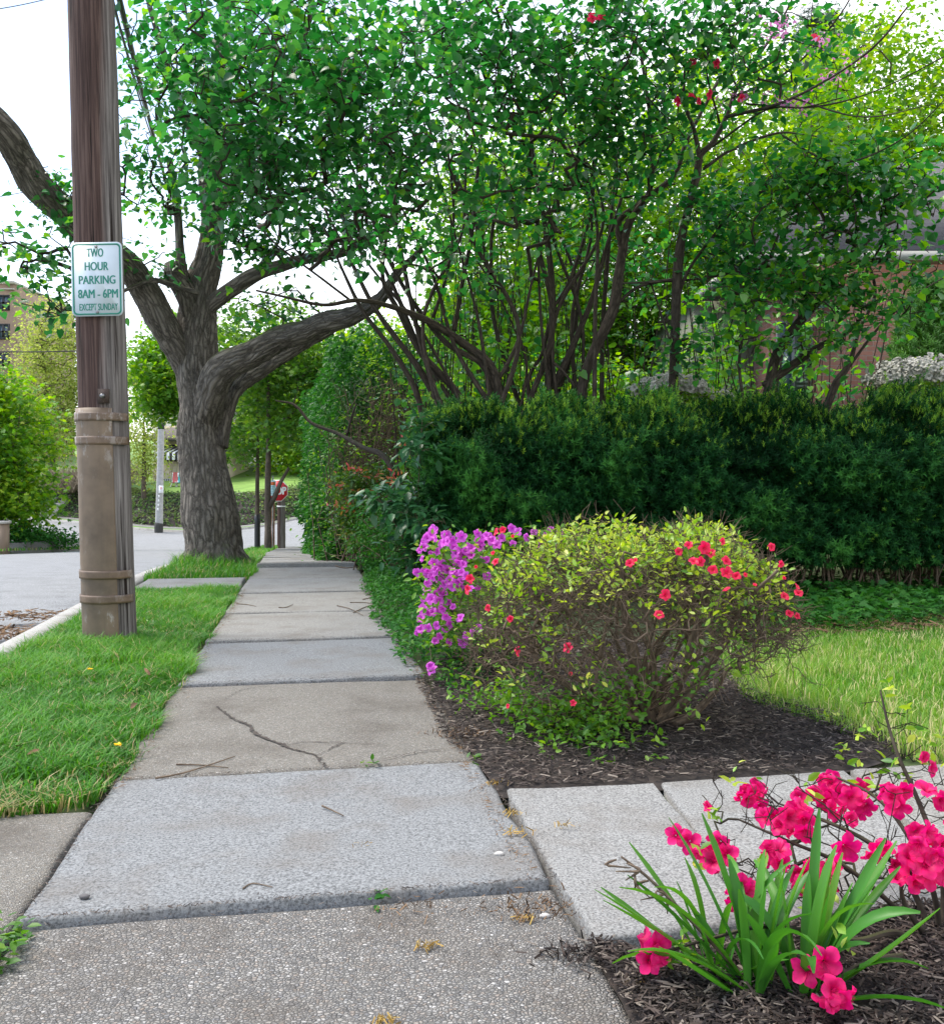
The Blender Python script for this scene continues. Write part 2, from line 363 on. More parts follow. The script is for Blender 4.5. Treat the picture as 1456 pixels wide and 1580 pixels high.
# pavement slabs
walk = empty('pavement', 'old concrete pavement of uneven cracked slabs', None, None, 'structure')
def bend(v): return -.0045 * max(0, v - 11) ** 2 if v < 22 else -.0045 * 121 - .08 * (v - 22) * .5
def slab(u0, u1, v0, v1, z00, z01, mat, parent, name='slab', seed=0, thick=.12, rough=.008, poly=None, n=14, rise=0):
    """a slab with worn, rounded edges; z00/z01 = height of its near and far edge"""
    a = np.linspace(0, 1, n); A, Bv = np.meshgrid(a, a, indexing='ij')
    E = [0, .012, .03]; ed = np.r_[0, .012, np.linspace(.04, .96, n), .988, 1]
    A, Bv = np.meshgrid(ed, ed, indexing='ij'); m = len(ed)
    u = u0 + (u1 - u0) * A; v = v0 + (v1 - v0) * Bv
    if poly is not None:
        c = np.array(poly)                       # four corners (near-left, near-right, far-right, far-left) in world x,y
        X = (c[0] * ((1 - A) * (1 - Bv))[..., None] + c[1] * (A * (1 - Bv))[..., None] + c[2] * (A * Bv)[..., None] + c[3] * ((1 - A) * Bv)[..., None])
        x, y = X[..., 0], X[..., 1]; u = x * ca + y * sa; v = y * ca - x * sa
    u = u + rough * fbm(u * 4 + seed, v * 4, seed, 3) * 1.2; v = v + rough * fbm(u * 4 + 9, v * 4, seed + 5, 3) * 1.2
    if poly is None:
        u = u + np.vectorize(bend)(v)
    x, y = UV(u, v)
    edge = np.minimum(np.minimum(A, 1 - A), np.minimum(Bv, 1 - Bv))
    z = z00 + (z01 - z00) * Bv + zg(x, y) - .008 * (edge < .005) + .004 * fbm(u * 2, v * 2, seed, 2) - rise * 0
    top = np.stack([x, y, z], -1).reshape(-1, 3); bot = top.copy(); bot[:, 2] = bot[:, 2] - thick
    i, j = np.meshgrid(np.arange(m - 1), np.arange(m - 1), indexing='ij'); k = i * m + j
    Fq = np.stack([k, k + m, k + m + 1, k + 1], -1).reshape(-1, 4)
    per = np.r_[np.arange(m) * m, (m - 1) * m + np.arange(1, m), (np.arange(m - 2, -1, -1)) * m + m - 1, np.arange(m - 2, 0, -1)]
    nx = np.roll(per, -1); side = np.stack([per, per + m * m, nx + m * m, nx], -1)
    mb = MB(); mb.add(np.vstack([top, bot]), [Fq, side])
    return mb.build(name, mat, parent, False)
vb = [.55, 2.24, 3.31, 4.76, 6.05, 7.45, 8.85, 10.25, 12.0]
hs = [(.0, .0), (.017, .003), (.0, .004), (.022, .008), (.022, .0), (.008, .0), (.01, .0), (.0, .0)]
ms = [m_c_peb, m_c_grey, m_c_tan, m_c_grey, m_c_mid, m_c_mid, m_c_pale, m_c_mid]
for k in range(8):
    g = .009
    sl = slab(-.645, .6, vb[k] + g, vb[k + 1] - .004, *hs[k], ms[k], walk, seed=k * 3.1)
    if k < 4:
        sl['label'] = ['slab of coarse exposed pebbles', 'raised smooth blue grey slab', 'tan cracked slab of fine pebbles', 'raised grey slab beyond the cracks'][k]
for k in range(17):
    v0 = 12.03 + k * 1.42
    slab(-.65, .6, v0, v0 + 1.4, .055 if k == 0 else .01, .0, m_c_pale if k % 2 else m_c_mid, walk, seed=30 + k, n=6)
# cracks in the tan slab
def strip(mb, pts, w, dz=.0045):
    p = np.array([G(x, y, .006) for x, y in pts]); q = []
    for a, b in zip(p[:-1], p[1:]):
        for t in np.linspace(0, 1, 9, endpoint=False): q.append(a * (1 - t) + b * t)
    q.append(p[-1]); q = np.array(q); n = len(q)
    q[1:-1, :2] += rng.normal(0, .005, (n - 2, 2))
    T = nrm(np.gradient(q, axis=0)); S = np.stack([-T[:, 1], T[:, 0], 0 * T[:, 0]], -1)
    ww = w * (.5 + rng.random(n)) * np.sin(np.linspace(.25, np.pi - .2, n)) ** .5
    V = np.vstack([q + S * ww[:, None] / 2, q - S * ww[:, None] / 2]); V[:, 2] = .004 + zg(V[:, 0], V[:, 1]) + dz
    i = np.arange(n - 1); mb.add(V, np.stack([i, i + n, i + n + 1, i + 1], -1))
mb = MB()
for pts, w in (([(333, 1090), (350, 1103), (385, 1120), (392, 1132), (430, 1148), (455, 1158), (490, 1166)], .022), ([(430, 1149), (480, 1145), (560, 1147), (600, 1150)], .008),
               ([(490, 1166), (520, 1150), (528, 1147)], .008), ([(488, 1165), (497, 1178), (508, 1187)], .012), ([(590, 1172), (650, 1160), (690, 1156)], .008),
               ([(345, 1080), (365, 1068), (395, 1060)], .005)):
    strip(mb, pts, w * .62)
mb.build('crack', m_crack, walk)

# driveway apron, verge walk, garden path
apron = empty('driveway_apron', 'tan concrete apron crossing the verge', None, None, 'structure')
slab(-1.66, -.665, 2.12, 3.02, .0, .0, m_c_tan, apron, seed=51); 
vw = empty('verge_walk', 'short concrete walk from kerb to pavement', None, None, 'structure')
slab(-1.66, -.66, 9.2, 10.15, .03, .03, m_c_pale, vw, seed=53)
path = empty('garden_path', 'concrete garden path leading off the pavement', None, None, 'structure')
def gp(x, y): return G(x, y)[:2]
slab(0, 0, 0, 0, .018, .004, m_c_pale, path, seed=61, poly=[gp(913, 1460), gp(1175, 1432), gp(1010, 1209), gp(779, 1217)], rough=.011)
slab(0, 0, 0, 0, .012, .0, m_c_pale, path, seed=63, poly=[gp(1184, 1431), gp(1520, 1392), gp(1300, 1187), gp(1018, 1207)])
slab(0, 0, 0, 0, .01, .0, m_c_mid, path, seed=65, poly=[gp(1530, 1390), gp(1980, 1370), gp(1700, 1170), gp(1310, 1186)])

# ------------------------------------------------------------------ soil beds and mulch
def bed(name, outline, label, h=.005, mound=None):
    """closed soil patch from a ground outline given in photo pixels"""
    c = np.array([G(x, y)[:2] for x, y in outline]); ctr = c.mean(0); n = len(c); R = 10; V = []
    for r in range(R + 1):
        t = r / R; q = ctr * (1 - t) + c * t
        z = zg(q[:, 0], q[:, 1]) + h * (1 - t ** 3) + .005 * fbm(q[:, 0] * 5, q[:, 1] * 5, 2., 2) * (1 - t ** 4) - .012 * t ** 6
        V.append(np.c_[q, z])
    V = np.array(V); i, j = np.meshgrid(np.arange(R), np.arange(n), indexing='ij'); a = i * n + j; b = i * n + (j + 1) % n
    mb = MB(); mb.add(V, np.stack([a, a + n, b + n, b], -1).reshape(-1, 4))
    return tag(mb.build(name, m_soil, None, True), label, None, None, 'structure')
def smooth_outline(pts, n=6):
    p = np.array(pts, float); e = np.vstack([p[-1], p, p[0], p[1]]); q = []
    for i in range(len(p)):
        p0, p1, p2, p3 = e[i:i + 4]
        for t in np.linspace(0, 1, n, endpoint=False):
            q.append(.5 * (2 * p1 + (p2 - p0) * t + (2 * p0 - 5 * p1 + 4 * p2 - p3) * t * t + (3 * p1 - p0 - 3 * p2 + p3) * t ** 3))
    return np.array(q)
BED1 = [(668, 1046), (690, 1120), (715, 1165), (750, 1190), (775, 1225), (900, 1222), (1010, 1215), (1200, 1200), (1310, 1186), (1400, 1150), (1290, 1105), (1170, 1072), (1100, 1010), (960, 985), (800, 985), (690, 1010)]
BED2 = [(905, 1450), (960, 1540), (1000, 1640), (1300, 1900), (2100, 1900), (2300, 1450), (1700, 1400), (1400, 1406), (1180, 1440), (985, 1474)]
bed('soil_bed', smooth_outline(BED1), 'dark soil bed round the big azalea')
bed('soil_bed', smooth_outline(BED2), 'dark soil bed under the daffodil leaves')
def inside(pts, x, y):
    c = False; n = len(pts); c = np.zeros(len(x), bool)
    for i in range(n):
        x0, y0 = pts[i]; x1, y1 = pts[i - 1]
        c ^= ((y0 > y) != (y1 > y)) & (x < (x1 - x0) * (y - y0) / ((y1 - y0) or 1e-9) + x0)
    return c
def world_outline(o): return [tuple(G(x, y)[:2]) for x, y in o]
def scatter(outline, n, w=None):
    o = np.array(outline); lo, hi = o.min(0), o.max(0); out = np.zeros((0, 2))
    while len(out) < n:
        q = lo + rng.random((n * 2, 2)) * (hi - lo); q = q[inside(outline, q[:, 0], q[:, 1])]
        if w is not None: q = q[rng.random(len(q)) < w(q)]
        out = np.vstack([out, q])
    return out[:n]
CHIP = T_([(-.08, -.5, 0), (.06, -.55, .02), (.1, .45, .03), (-.06, .55, 0), (0, 0, .08)], [np.array([(0, 1, 4), (1, 2, 4), (2, 3, 4), (3, 0, 4)])])
def chips(outline, n, label, size, zoff=.02, mat=None, name='mulch', wf=None):
    q = scatter(outline, n, wf); z = zg(q[:, 0], q[:, 1]) + zoff * (.2 + .8 * rng.random(n))
    a = rng.random(n) * 6.283; ax = np.stack([np.cos(a), np.sin(a), rng.normal(0, .16, n)], -1)
    nz = np.c_[rng.normal(0, .3, (n, 2)), np.ones(n)]
    mb = MB(); inst(mb, CHIP, np.c_[q, z], frames(ax, nz), size * (.4 + rng.random(n) ** 2 * 1.2), rng.random(n) ** 1.6)
    return tag(mb.build(name, mat or m_mulch), label, 'mulch', None, 'stuff')
chips(world_outline([(640, 1050), (672, 1110), (690, 1150), (735, 1178), (775, 1222), (800, 1216), (1010, 1206), (1200, 1192)] + BED1[8:]), 36000, 'shredded bark mulch round the big azalea', .027, .026)
chips([G(x, y)[:2] for x, y in [(905, 1455), (1000, 1600), (1800, 1800), (1800, 1400), (1400, 1402), (1180, 1442), (985, 1476)]], 24000, 'dark bark mulch under the daffodil leaves', .023, .026)
chips([UV(a, b) for a, b in [(-2.6, 4.9), (-1.93, 4.9), (-1.93, 6.6), (-2.6, 6.4)]], 1200, 'brown dry litter washed into the gutter', .07, -.06, m_litter, 'leaf_litter',
      lambda q: np.clip(1.1 - ((q[:, 1] - 5.75) ** 2) * 1.4, 0, 1) * (fbm(q[:, 0] * 3, q[:, 1] * 2, 3.) > -.1))
chips([UV(a, b) for a, b in [(-2.7, 6.7), (-1.93, 6.7), (-1.93, 8.2), (-2.5, 8.0)]], 700, 'second patch of brown litter in the gutter behind the pole', .07, -.06, m_litter, 'leaf_litter',
      lambda q: (fbm(q[:, 0] * 3, q[:, 1] * 2, 8.) > 0) * 1.)

# ------------------------------------------------------------------ grass
def blades(mb, q, z, h, w, lean=.35, tint=None, dirb=None):
    n = len(q); a = rng.random(n) * 6.283; d = np.stack([np.cos(a), np.sin(a)], -1); s = np.stack([-d[:, 1], d[:, 0]], -1)
    if dirb is not None: d = d * .75 + dirb
    L = (lean * (.3 + rng.random(n)) * h)[:, None]; b = np.c_[q, z]
    V = np.zeros((n, 5, 3)); S = np.c_[s * w[:, None] / 2, np.zeros(n)]
    V[:, 0] = b - S; V[:, 1] = b + S
    m = b + np.c_[d * L * .4, h * .6]; V[:, 2] = m - S * .8; V[:, 3] = m + S * .8
    V[:, 4] = b + np.c_[d * L * 1.4, h * (.98 - .3 * rng.random(n))]
    k = np.arange(n)[:, None] * 5
    mb.add(V.reshape(-1, 3), [k + np.array([[0, 1, 3, 2]]), k + np.array([[2, 3, 4]])], np.repeat(rng.random(n) if tint is None else tint, 5))
def grass(outline, n, label, h=.07, w=.004, mat=None, zoff=0, dens=None, straw=.06, name='grass', lean=.5, hf=None):
    q = scatter(outline, n, dens); x, y = q.T
    patch = fbm(x * 1.6, y * 1.6, 1., 3) + .5 * vnoise(x * 9, y * 9, 2.)
    hh = h * (.55 + .7 * rng.random(n)) * (1 + .35 * patch)
    if hf is not None: hh = hh * hf(q)
    t = np.clip(.33 + .25 * patch + rng.normal(0, .16, n), 0, .72); t[rng.random(n) < straw * (1 + 1.2 * (patch < -.2)) * (1 + 3 * np.exp(-np.clip(y * ca - x * sa - 3., 0, 9) / .22) * (zoff == 0))] = 1.
    mb = MB(); blades(mb, q, zg(x, y) + zoff - .015, hh, w * (.7 + .6 * rng.random(n)), lean, t)
    return tag(mb.build(name, mat or m_grass), label, 'grass', None, 'stuff')
def uvpoly(l): return [UV(a, b) for a, b in l]
near = lambda q: np.clip(4.2 / q[:, 1], .3, 1) * np.clip((-.66 + .09 * fbm(q[:, 0] * 5, q[:, 1] * 5, 6., 3) - (q[:, 0] * ca + q[:, 1] * sa)) / .05 + 1, .06, 1) * np.where(fbm(q[:, 0] * 2.6, q[:, 1] * 2.6, 9., 2) > .62, .25, 1)
grass(uvpoly([(-1.7, 2.98), (-1.3, 3.0), (-.95, 2.97), (-.68, 3.08), (-.6, 3.5), (-.6, 4), (-.66, 4.4), (-.58, 5), (-.66, 5.5), (-.6, 6.2), (-.66, 7), (-.62, 8), (-.66, 9.18), (-1.7, 9.2)]), 80000, 'lush green verge grass round the utility pole', .078, .0052, dens=near, straw=.05, zoff=.0, lean=.75)
grass(uvpoly([(-1.72, 10.2), (-.64, 10.2), (-.58, 11.2), (-.72, 12.6), (-.8, 18), (-1.72, 18)]), 14000, 'green verge grass round the old street tree', .11, .007, straw=.06,
      hf=lambda q: 1 + 1.3 * np.exp(-((q[:, 0] + 3.5) ** 2 + (q[:, 1] - 12.3) ** 2) / .35))
grass(uvpoly([(-1.72, 18), (-.9, 18), (-1.0, 37), (-1.72, 37)]), 6000, 'far verge grass under the young trees', .1, .014, straw=.05)
grass(uvpoly([(-.95, .5), (-.66, .5), (-.655, 1.7), (-.63, 2.05), (-.7, 2.1), (-1.6, 2.1), (-1.6, .5)]), 9000, 'strip of grass below the driveway apron', .09, .004, straw=.12)
# back lawn
LAWN = [(1100, 1000), (1170, 1068), (1290, 1100), (1325, 1135), (1390, 1166), (1440, 1176), (1700, 1172), (2300, 1164), (1900, 970), (1456, 950), (1230, 955), (1120, 962)]
grass(world_outline(LAWN), 52000, 'sunny yellow green lawn between azalea and hedge', .07, .005, m_lawn, straw=.13, dens=lambda q: np.clip(5 / q[:, 1], .4, 1), lean=.35)
grass(world_outline([(1085, 1000), (1150, 1080), (1280, 1124), (1330, 1146), (1340, 1125), (1290, 1098), (1170, 1062), (1110, 1000)]), 1700, 'thin stray grass creeping over the edge of the mulch', .05, .004, m_lawn)
grass([(-30, 34), (-10.6 * ca - 30 * sa, 28.5), (-14.3, 36), (-17, 40), (-30, 40)], 8000, 'roadside grass on the far corner', .12, .03, straw=.2)

# ------------------------------------------------------------------ utility pole
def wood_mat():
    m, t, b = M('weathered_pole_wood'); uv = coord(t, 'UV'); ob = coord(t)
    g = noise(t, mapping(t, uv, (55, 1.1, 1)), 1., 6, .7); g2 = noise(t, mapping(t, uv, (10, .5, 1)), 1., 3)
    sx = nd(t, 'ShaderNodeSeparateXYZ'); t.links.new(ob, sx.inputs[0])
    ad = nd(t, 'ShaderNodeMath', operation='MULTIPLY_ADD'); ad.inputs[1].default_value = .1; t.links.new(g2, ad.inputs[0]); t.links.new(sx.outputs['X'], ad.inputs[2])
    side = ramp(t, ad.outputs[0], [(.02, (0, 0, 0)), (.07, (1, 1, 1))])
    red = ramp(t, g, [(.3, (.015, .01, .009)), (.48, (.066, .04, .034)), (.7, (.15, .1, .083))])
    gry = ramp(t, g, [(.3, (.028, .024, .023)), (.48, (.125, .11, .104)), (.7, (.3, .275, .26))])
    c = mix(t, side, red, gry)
    zz = nd(t, 'ShaderNodeMath', operation='MULTIPLY_ADD'); zz.inputs[1].default_value = 1.2; t.links.new(g2, zz.inputs[0]); t.links.new(sx.outputs['Z'], zz.inputs[2])
    lowm = ramp(t, zz.outputs[0], [(0, (.75, .75, .75)), (1, (.75, .75, .75))]) if False else None
    crk = ramp(t, noise(t, mapping(t, uv, (26, .6, 1)), 1., 3), [(.34, (1, 1, 1)), (.39, (0, 0, 0))])
    c = mix(t, crk, c, (.018, .012, .01))
    t.links.new(c, b.inputs['Base Color']); b.inputs['Roughness'].default_value = .85; b.inputs['Specular IOR Level'].default_value = .2
    h = nd(t, 'ShaderNodeMath', operation='SUBTRACT'); t.links.new(g, h.inputs[0]); t.links.new(crk, h.inputs[1]); bump(t, b, h.outputs[0], .006); return m
m_wood = wood_mat()
m_guard = plain('brown_guard', (.145, .102, .066), .6, scale=4, var=.38)
m_band = plain('brown_band', (.135, .088, .056), .5, scale=14, var=.3)
def worn(m, col, sc, lo, hi):
    t = m.node_tree; b = t.nodes['Principled BSDF']; src = b.inputs['Base Color'].links[0].from_socket
    w_ = noise(t, mapping(t, coord(t), (1, 1, .45)), sc, 6, .7); f = noise(t, coord(t), 1.7, 2)
    mm = nd(t, 'ShaderNodeMath', operation='MULTIPLY'); t.links.new(ramp(t, w_, [(lo, (0, 0, 0)), (hi, (.85, .85, .85))]), mm.inputs[0]); t.links.new(ramp(t, f, [(.42, (0, 0, 0)), (.6, (1, 1, 1))]), mm.inputs[1])
    c = mix(t, mm.outputs[0], src, col); st_ = noise(t, mapping(t, coord(t), (9, 9, .5)), 1.5, 4)
    t.links.new(mix(t, ramp(t, st_, [(.5, (0, 0, 0)), (.8, (.5, .5, .5))]), c, (.06, .045, .035)), b.inputs['Base Color']); bump(t, b, w_, .002)
worn(m_guard, (.36, .33, .3), 13, .56, .66); worn(m_band, (.34, .3, .27), 20, .52, .62)
m_paint = plain('paint_splash', (.36, .33, .3), .8, scale=30, var=.3)
m_steel = plain('dull_steel', (.22, .22, .22), .4, .8)
pd = 6.0
pb = P(171, 980, pd); ptop = P(136, -140, pd); pdir = (ptop - pb) / (ptop[2] - pb[2])
pole = empty('utility_pole', 'weathered wooden utility pole with brown guard wrapped round its foot', 'utility pole', loc=tuple(pb))
def pc(z): return pdir * z                      # pole axis at height z above its foot
def rad(px): return px / 2 / F * pd
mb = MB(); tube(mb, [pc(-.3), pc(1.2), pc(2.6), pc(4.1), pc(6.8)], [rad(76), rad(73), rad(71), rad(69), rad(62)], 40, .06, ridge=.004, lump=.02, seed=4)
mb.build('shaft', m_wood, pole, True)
zt = (980 - 632) / F * pd; zb_ = -.05
def shell(mb, z0, z1, r, a0, a1, n=40, off=0., thick=.012, nz=10, wob=0):
    th = np.radians(np.linspace(a0, a1, n)); zs = np.linspace(z0, z1, nz); V = []
    for k in (0, 1):
        for z in zs:
            c = pc(z); rr = r - thick * k + wob * vnoise(np.cos(th) * 2, np.sin(th) * 2, z * 3 + 5)
            V.append(np.stack([c[0] + rr * np.cos(th), c[1] + rr * np.sin(th), np.full(n, c[2])], -1))
    V = np.array(V); i, j = np.meshgrid(np.arange(nz - 1), np.arange(n - 1), indexing='ij'); k = i * n + j; Q = np.stack([k, k + 1, k + n + 1, k + n], -1).reshape(-1, 4)
    o = nz * n; jj = np.arange(n - 1); ii = np.arange(nz - 1)
    rim = [np.stack([jj + (nz - 1) * n, jj + 1 + (nz - 1) * n, jj + 1 + (nz - 1) * n + o, jj + (nz - 1) * n + o], -1), np.stack([jj, jj + o, jj + 1 + o, jj + 1], -1),
           np.stack([ii * n, (ii + 1) * n, (ii + 1) * n + o, ii * n + o], -1), np.stack([ii * n + n - 1, ii * n + n - 1 + o, (ii + 1) * n + n - 1 + o, (ii + 1) * n + n - 1], -1)]
    mb.add(V.reshape(-1, 3), [Q, Q[:, ::-1] + o] + rim)
mb = MB(); shell(mb, -.06, zt, rad(75) + .012, 150, 308, nz=26, wob=.004); gd = mb.build('guard', m_guard, pole, True)
for py in (645, 681, 884, 921):
    z = (980 - py) / F * pd; mb = MB(); shell(mb, z - .026, z + .026, rad(75) + .021, 100, 345, thick=.006, nz=5, wob=.004); mb.build('strap', m_band, gd, True)
def on_pole(px, py, r=None):                     # point on the front of the pole
    return P(px, py, pd - (r or rad(72)) - .003) - pb
c = on_pole(160, 611); mb = MB(); mb.box(c + (-.033, -.012, -.045), c + (.033, .012, .045)); mb.build('bolt_plate', plain('rusty_plate', (.05, .032, .024), .8), pole)
mb = MB(); tube(mb, [c + (0, -.01, 0), c + (0, -.035, 0)], [.016, .013], 10, .01); mb.build('bolt', m_steel, pole, True)
mb = MB(); tube(mb, [on_pole(101, -60) + (.0, .1, 0), on_pole(103, 150) + (0, .1, 0), on_pole(110, 270) + (0, .1, 0), on_pole(122, 470) + (0, .08, 0), on_pole(128, 640) + (0, .08, 0), on_pole(130, 985) + (0, .05, 0)], [.008] * 6, 6, .2); mb.build('ground_wire', plain('black_cable', (.02, .02, .02), .5), pole, True)

# parking sign -------------------------------------------------------
m_sign = plain('sign_white', (.5, .57, .62), .35, scale=6, var=.05)
m_sgreen = plain('sign_green', (.005, .19, .135), .4, scale=9, var=.1)
m_back = plain('sign_metal', (.4, .42, .42), .4, .6)
def rrect(w, h, r, n=6):
    o = []
    for cx, cy, a in ((w / 2 - r, h / 2 - r, 0), (-w / 2 + r, h / 2 - r, 90), (-w / 2 + r, -h / 2 + r, 180), (w / 2 - r, -h / 2 + r, 270)):
        for k in range(n + 1):
            t = math.radians(a + 90 * k / n); o.append((cx + r * math.cos(t), cy + r * math.sin(t)))
    return o
def plate(mb, o, y0, y1):                       # outline in x,z extruded from y0 (front) to y1
    n = len(o); V = [(x, y0, z) for x, z in o] + [(x, y1, z) for x, z in o]
    mb.add(V, [np.array([range(n)]), np.array([list(range(2 * n - 1, n - 1, -1))]), np.array([(k, k + n, (k + 1) % n + n, (k + 1) % n) for k in range(n)])])
def ringplate(mb, o, i, y0, y1):
    n = len(o); V = [(x, y0, z) for x, z in o] + [(x, y0, z) for x, z in i] + [(x, y1, z) for x, z in o] + [(x, y1, z) for x, z in i]
    k = np.arange(n); q = (k + 1) % n
    mb.add(V, np.vstack([np.stack([k, q, q + n, k + n], -1), np.stack([k, k + 2 * n, q + 2 * n, q], -1), np.stack([k + n, q + n, q + 3 * n, k + 3 * n], -1)]))
def text_obj(lines, mat, parent, name='lettering', y=-.004, bold=.012):
    """lines: (text, centre x, centre z, height, width) in the sign's own x,z plane"""
    mb = MB()
    for s, x, z, h, w in lines:
        cu = bpy.data.curves.new('t', 'FONT'); cu.body = s; cu.size = 1; cu.extrude = 0;  cu.resolution_u = 4
        o = bpy.data.objects.new('t', cu); COL.objects.link(o); dg = bpy.context.evaluated_depsgraph_get()
        me = bpy.data.meshes.new_from_object(o.evaluated_get(dg)); bpy.data.objects.remove(o); bpy.data.curves.remove(cu)
        v = np.empty(len(me.vertices) * 3); me.vertices.foreach_get('co', v); v = v.reshape(-1, 3)
        lo, hi = v.min(0), v.max(0); sx = w / (hi[0] - lo[0]); sz = h / (hi[1] - lo[1])
        for q_ in (-1, 0, 1):
          X = (v[:, 0] - (lo[0] + hi[0]) / 2) * sx + x + q_ * h * bold; Z = (v[:, 1] - (lo[1] + hi[1]) / 2) * sz + z
          by = {}
          for p in me.polygons: by.setdefault(len(p.vertices), []).append(list(p.vertices))
          mb.add(np.stack([X, np.full(len(X), y + q_ * .00012), Z], -1), [np.array(f) for f in by.values()])
        bpy.data.meshes.remove(me)
    return mb.build(name, mat, parent)
sd = pd - rad(74) - .02; spx = 1 / F * sd
sc_ = P(149.5, 430.5, sd)
sign = empty('parking_sign', 'white and green two hour parking sign bolted to the utility pole', 'sign', loc=tuple(sc_))
sign.rotation_euler = (0, math.radians(-1.2), 0)
w, h = 79 * spx, 114 * spx; k = spx
mb = MB(); plate(mb, rrect(w, h, 8 * k), 0, .003); mb.build('plate', m_sign, sign)
mb = MB(); ringplate(mb, rrect(w - 4 * k, h - 4 * k, 7 * k), rrect(w - 9 * k, h - 9 * k, 5 * k), -.0015, -.0002); mb.build('border', m_sgreen, sign)
for ln_ in [('TWO', -2 * k, 41 * k, 13 * k, 25 * k), ('HOUR', 0, 20 * k, 13 * k, 36 * k), ('PARKING', .5 * k, -1 * k, 13 * k, 56 * k), ('8AM - 6PM', 1.5 * k, -22.5 * k, 13.5 * k, 61 * k), ('EXCEPT SUNDAY', 2 * k, -43 * k, 10.5 * k, 59 * k)]: text_obj([ln_], m_sgreen, sign, y=-.002, bold=.035 if ln_[0] != 'EXCEPT SUNDAY' else .022)
for zz in (50, -51):
    mb = MB(); tube(mb, [(0, .06, zz * k), (0, -.007, zz * k)], [.009, .009], 10, .02); mb.build('bolt', m_steel, sign, True)

# overhead cables
m_cab = plain('cable', (.015, .015, .017), .5)
def cable(a, b, sag, r, label, grp='overhead cables'):
    t = np.linspace(0, 1, 24)[:, None]; q = a * (1 - t) + b * t; q[:, 2] -= (sag * 4 * t * (1 - t))[:, 0]
    mb = MB(); tube(mb, q, [r] * 24, 6, .5, cap=False); tag(mb.build('overhead_cable', m_cab, None, True), label, 'cable', grp)
cable(P(170, -60, 9.5), P(262, 300, 26), .1, .035, 'thick black cable bundle dropping into the tree behind the pole')
cable(P(168, -20, 9), P(243, 225, 24), .1, .012, 'thin cable nearest the pole right of the thick bundle')
cable(P(172, -10, 9), P(252, 250, 24), .25, .012, 'thin sagging cable between pole and thick bundle')
cable(P(175, 10, 9), P(232, 205, 24), .05, .008, 'thinnest cable beside the top of the pole')
cable(P(-80, 540, 40), P(330, 522, 46), .3, .03, 'low cable crossing in front of the budding trees')
cable(P(-60, 312, 30), P(150, 268, 34), .1, .014, 'lower cable in the pale sky left of the pole')
cable(P(-60, 20, 20), P(130, -20, 24), .1, .012, 'highest cable crossing the blue sky')

# ------------------------------------------------------------------ growing branches
def grow(attach, clusters, maxlen=None):
    att = np.asarray(attach, float); cl = np.asarray(clusters, float); M0 = len(att)
    d = np.array([np.min(np.linalg.norm(att - c, axis=1)) for c in cl]); o = np.argsort(d); cl = cl[o]
    N = np.vstack([att, cl]); par = np.full(len(N), -1); cnt = np.ones(len(N))
    for i in range(len(cl)):
        k = M0 + i; dd = np.linalg.norm(N[:k] - N[k], axis=1) + np.maximum(0, N[:k, 2] - N[k, 2]) * .8
        par[k] = int(np.argmin(dd))
    for k in range(len(N) - 1, M0 - 1, -1): cnt[par[k]] += cnt[k]
    return N, par, cnt, M0
def branches(mb, attach, clusters, r=.004, p=.42, jit=.12, rmax=.05, sides=5):
    N, par, cnt, M0 = grow(attach, clusters); i = np.arange(M0, len(N))
    A, B = N[par[i]], N[i]; L = np.linalg.norm(B - A, axis=1, keepdims=True)
    Mi = (A + B) / 2 + rng.normal(size=A.shape) * L * jit - np.c_[np.zeros((len(A), 2)), L * -.06]
    r0 = np.minimum(rmax, r * cnt[i] ** p); r1 = np.minimum(rmax, r * np.maximum(1, cnt[i] - 1) ** p)
    twigs(mb, A, Mi, B, r0, r1, rng.random(len(A)), sides); return N[i], nrm(B - A), cnt[i]
def blob_pts(blobs):
    out = []
    for (px, py, d, rx, ry, rz, n) in blobs:
        c = P(px, py, d); q = rdir(n) * (rng.random((n, 1)) ** .4) * np.array([rx, ry, rz]); out.append(c + q)
    return np.vstack(out)
def foliage(mb, tips, dirs, per, size, spread, tmpl, tint=(.3, .25), up=.8, droop=.3):
    n = len(tips) * per; base = np.repeat(tips, per, 0); dr = np.repeat(dirs, per, 0)
    off = rng.normal(size=(n, 3)) * spread; off[:, 2] *= .7
    pos = base + off - dr * spread * rng.random((n, 1))
    ct = np.repeat(rng.normal(0, tint[1] * .7, len(tips)), per)
    t = np.clip(tint[0] + ct + rng.normal(0, tint[1] * .6, n), 0, 1)
    inst(mb, tmpl, pos, leafR(n, up, droop, nrm(off) * .5), size * (.6 + .6 * rng.random(n)), t)

def pxl(pts, d):                                 # stem polyline from pixels; (px, py, width px[, depth])
    q = [P(p[0], p[1], p[3] if len(p) > 3 else d) for p in pts]; r = [p[2] / 2 / F * (p[3] if len(p) > 3 else d) for p in pts]
    return np.array(q), np.array(r)
def densify(q, n=8):
    return np.vstack([q[i] * (1 - t) + q[i + 1] * t for i in range(len(q) - 1) for t in np.linspace(0, 1, n, endpoint=False)] + [q[-1]])

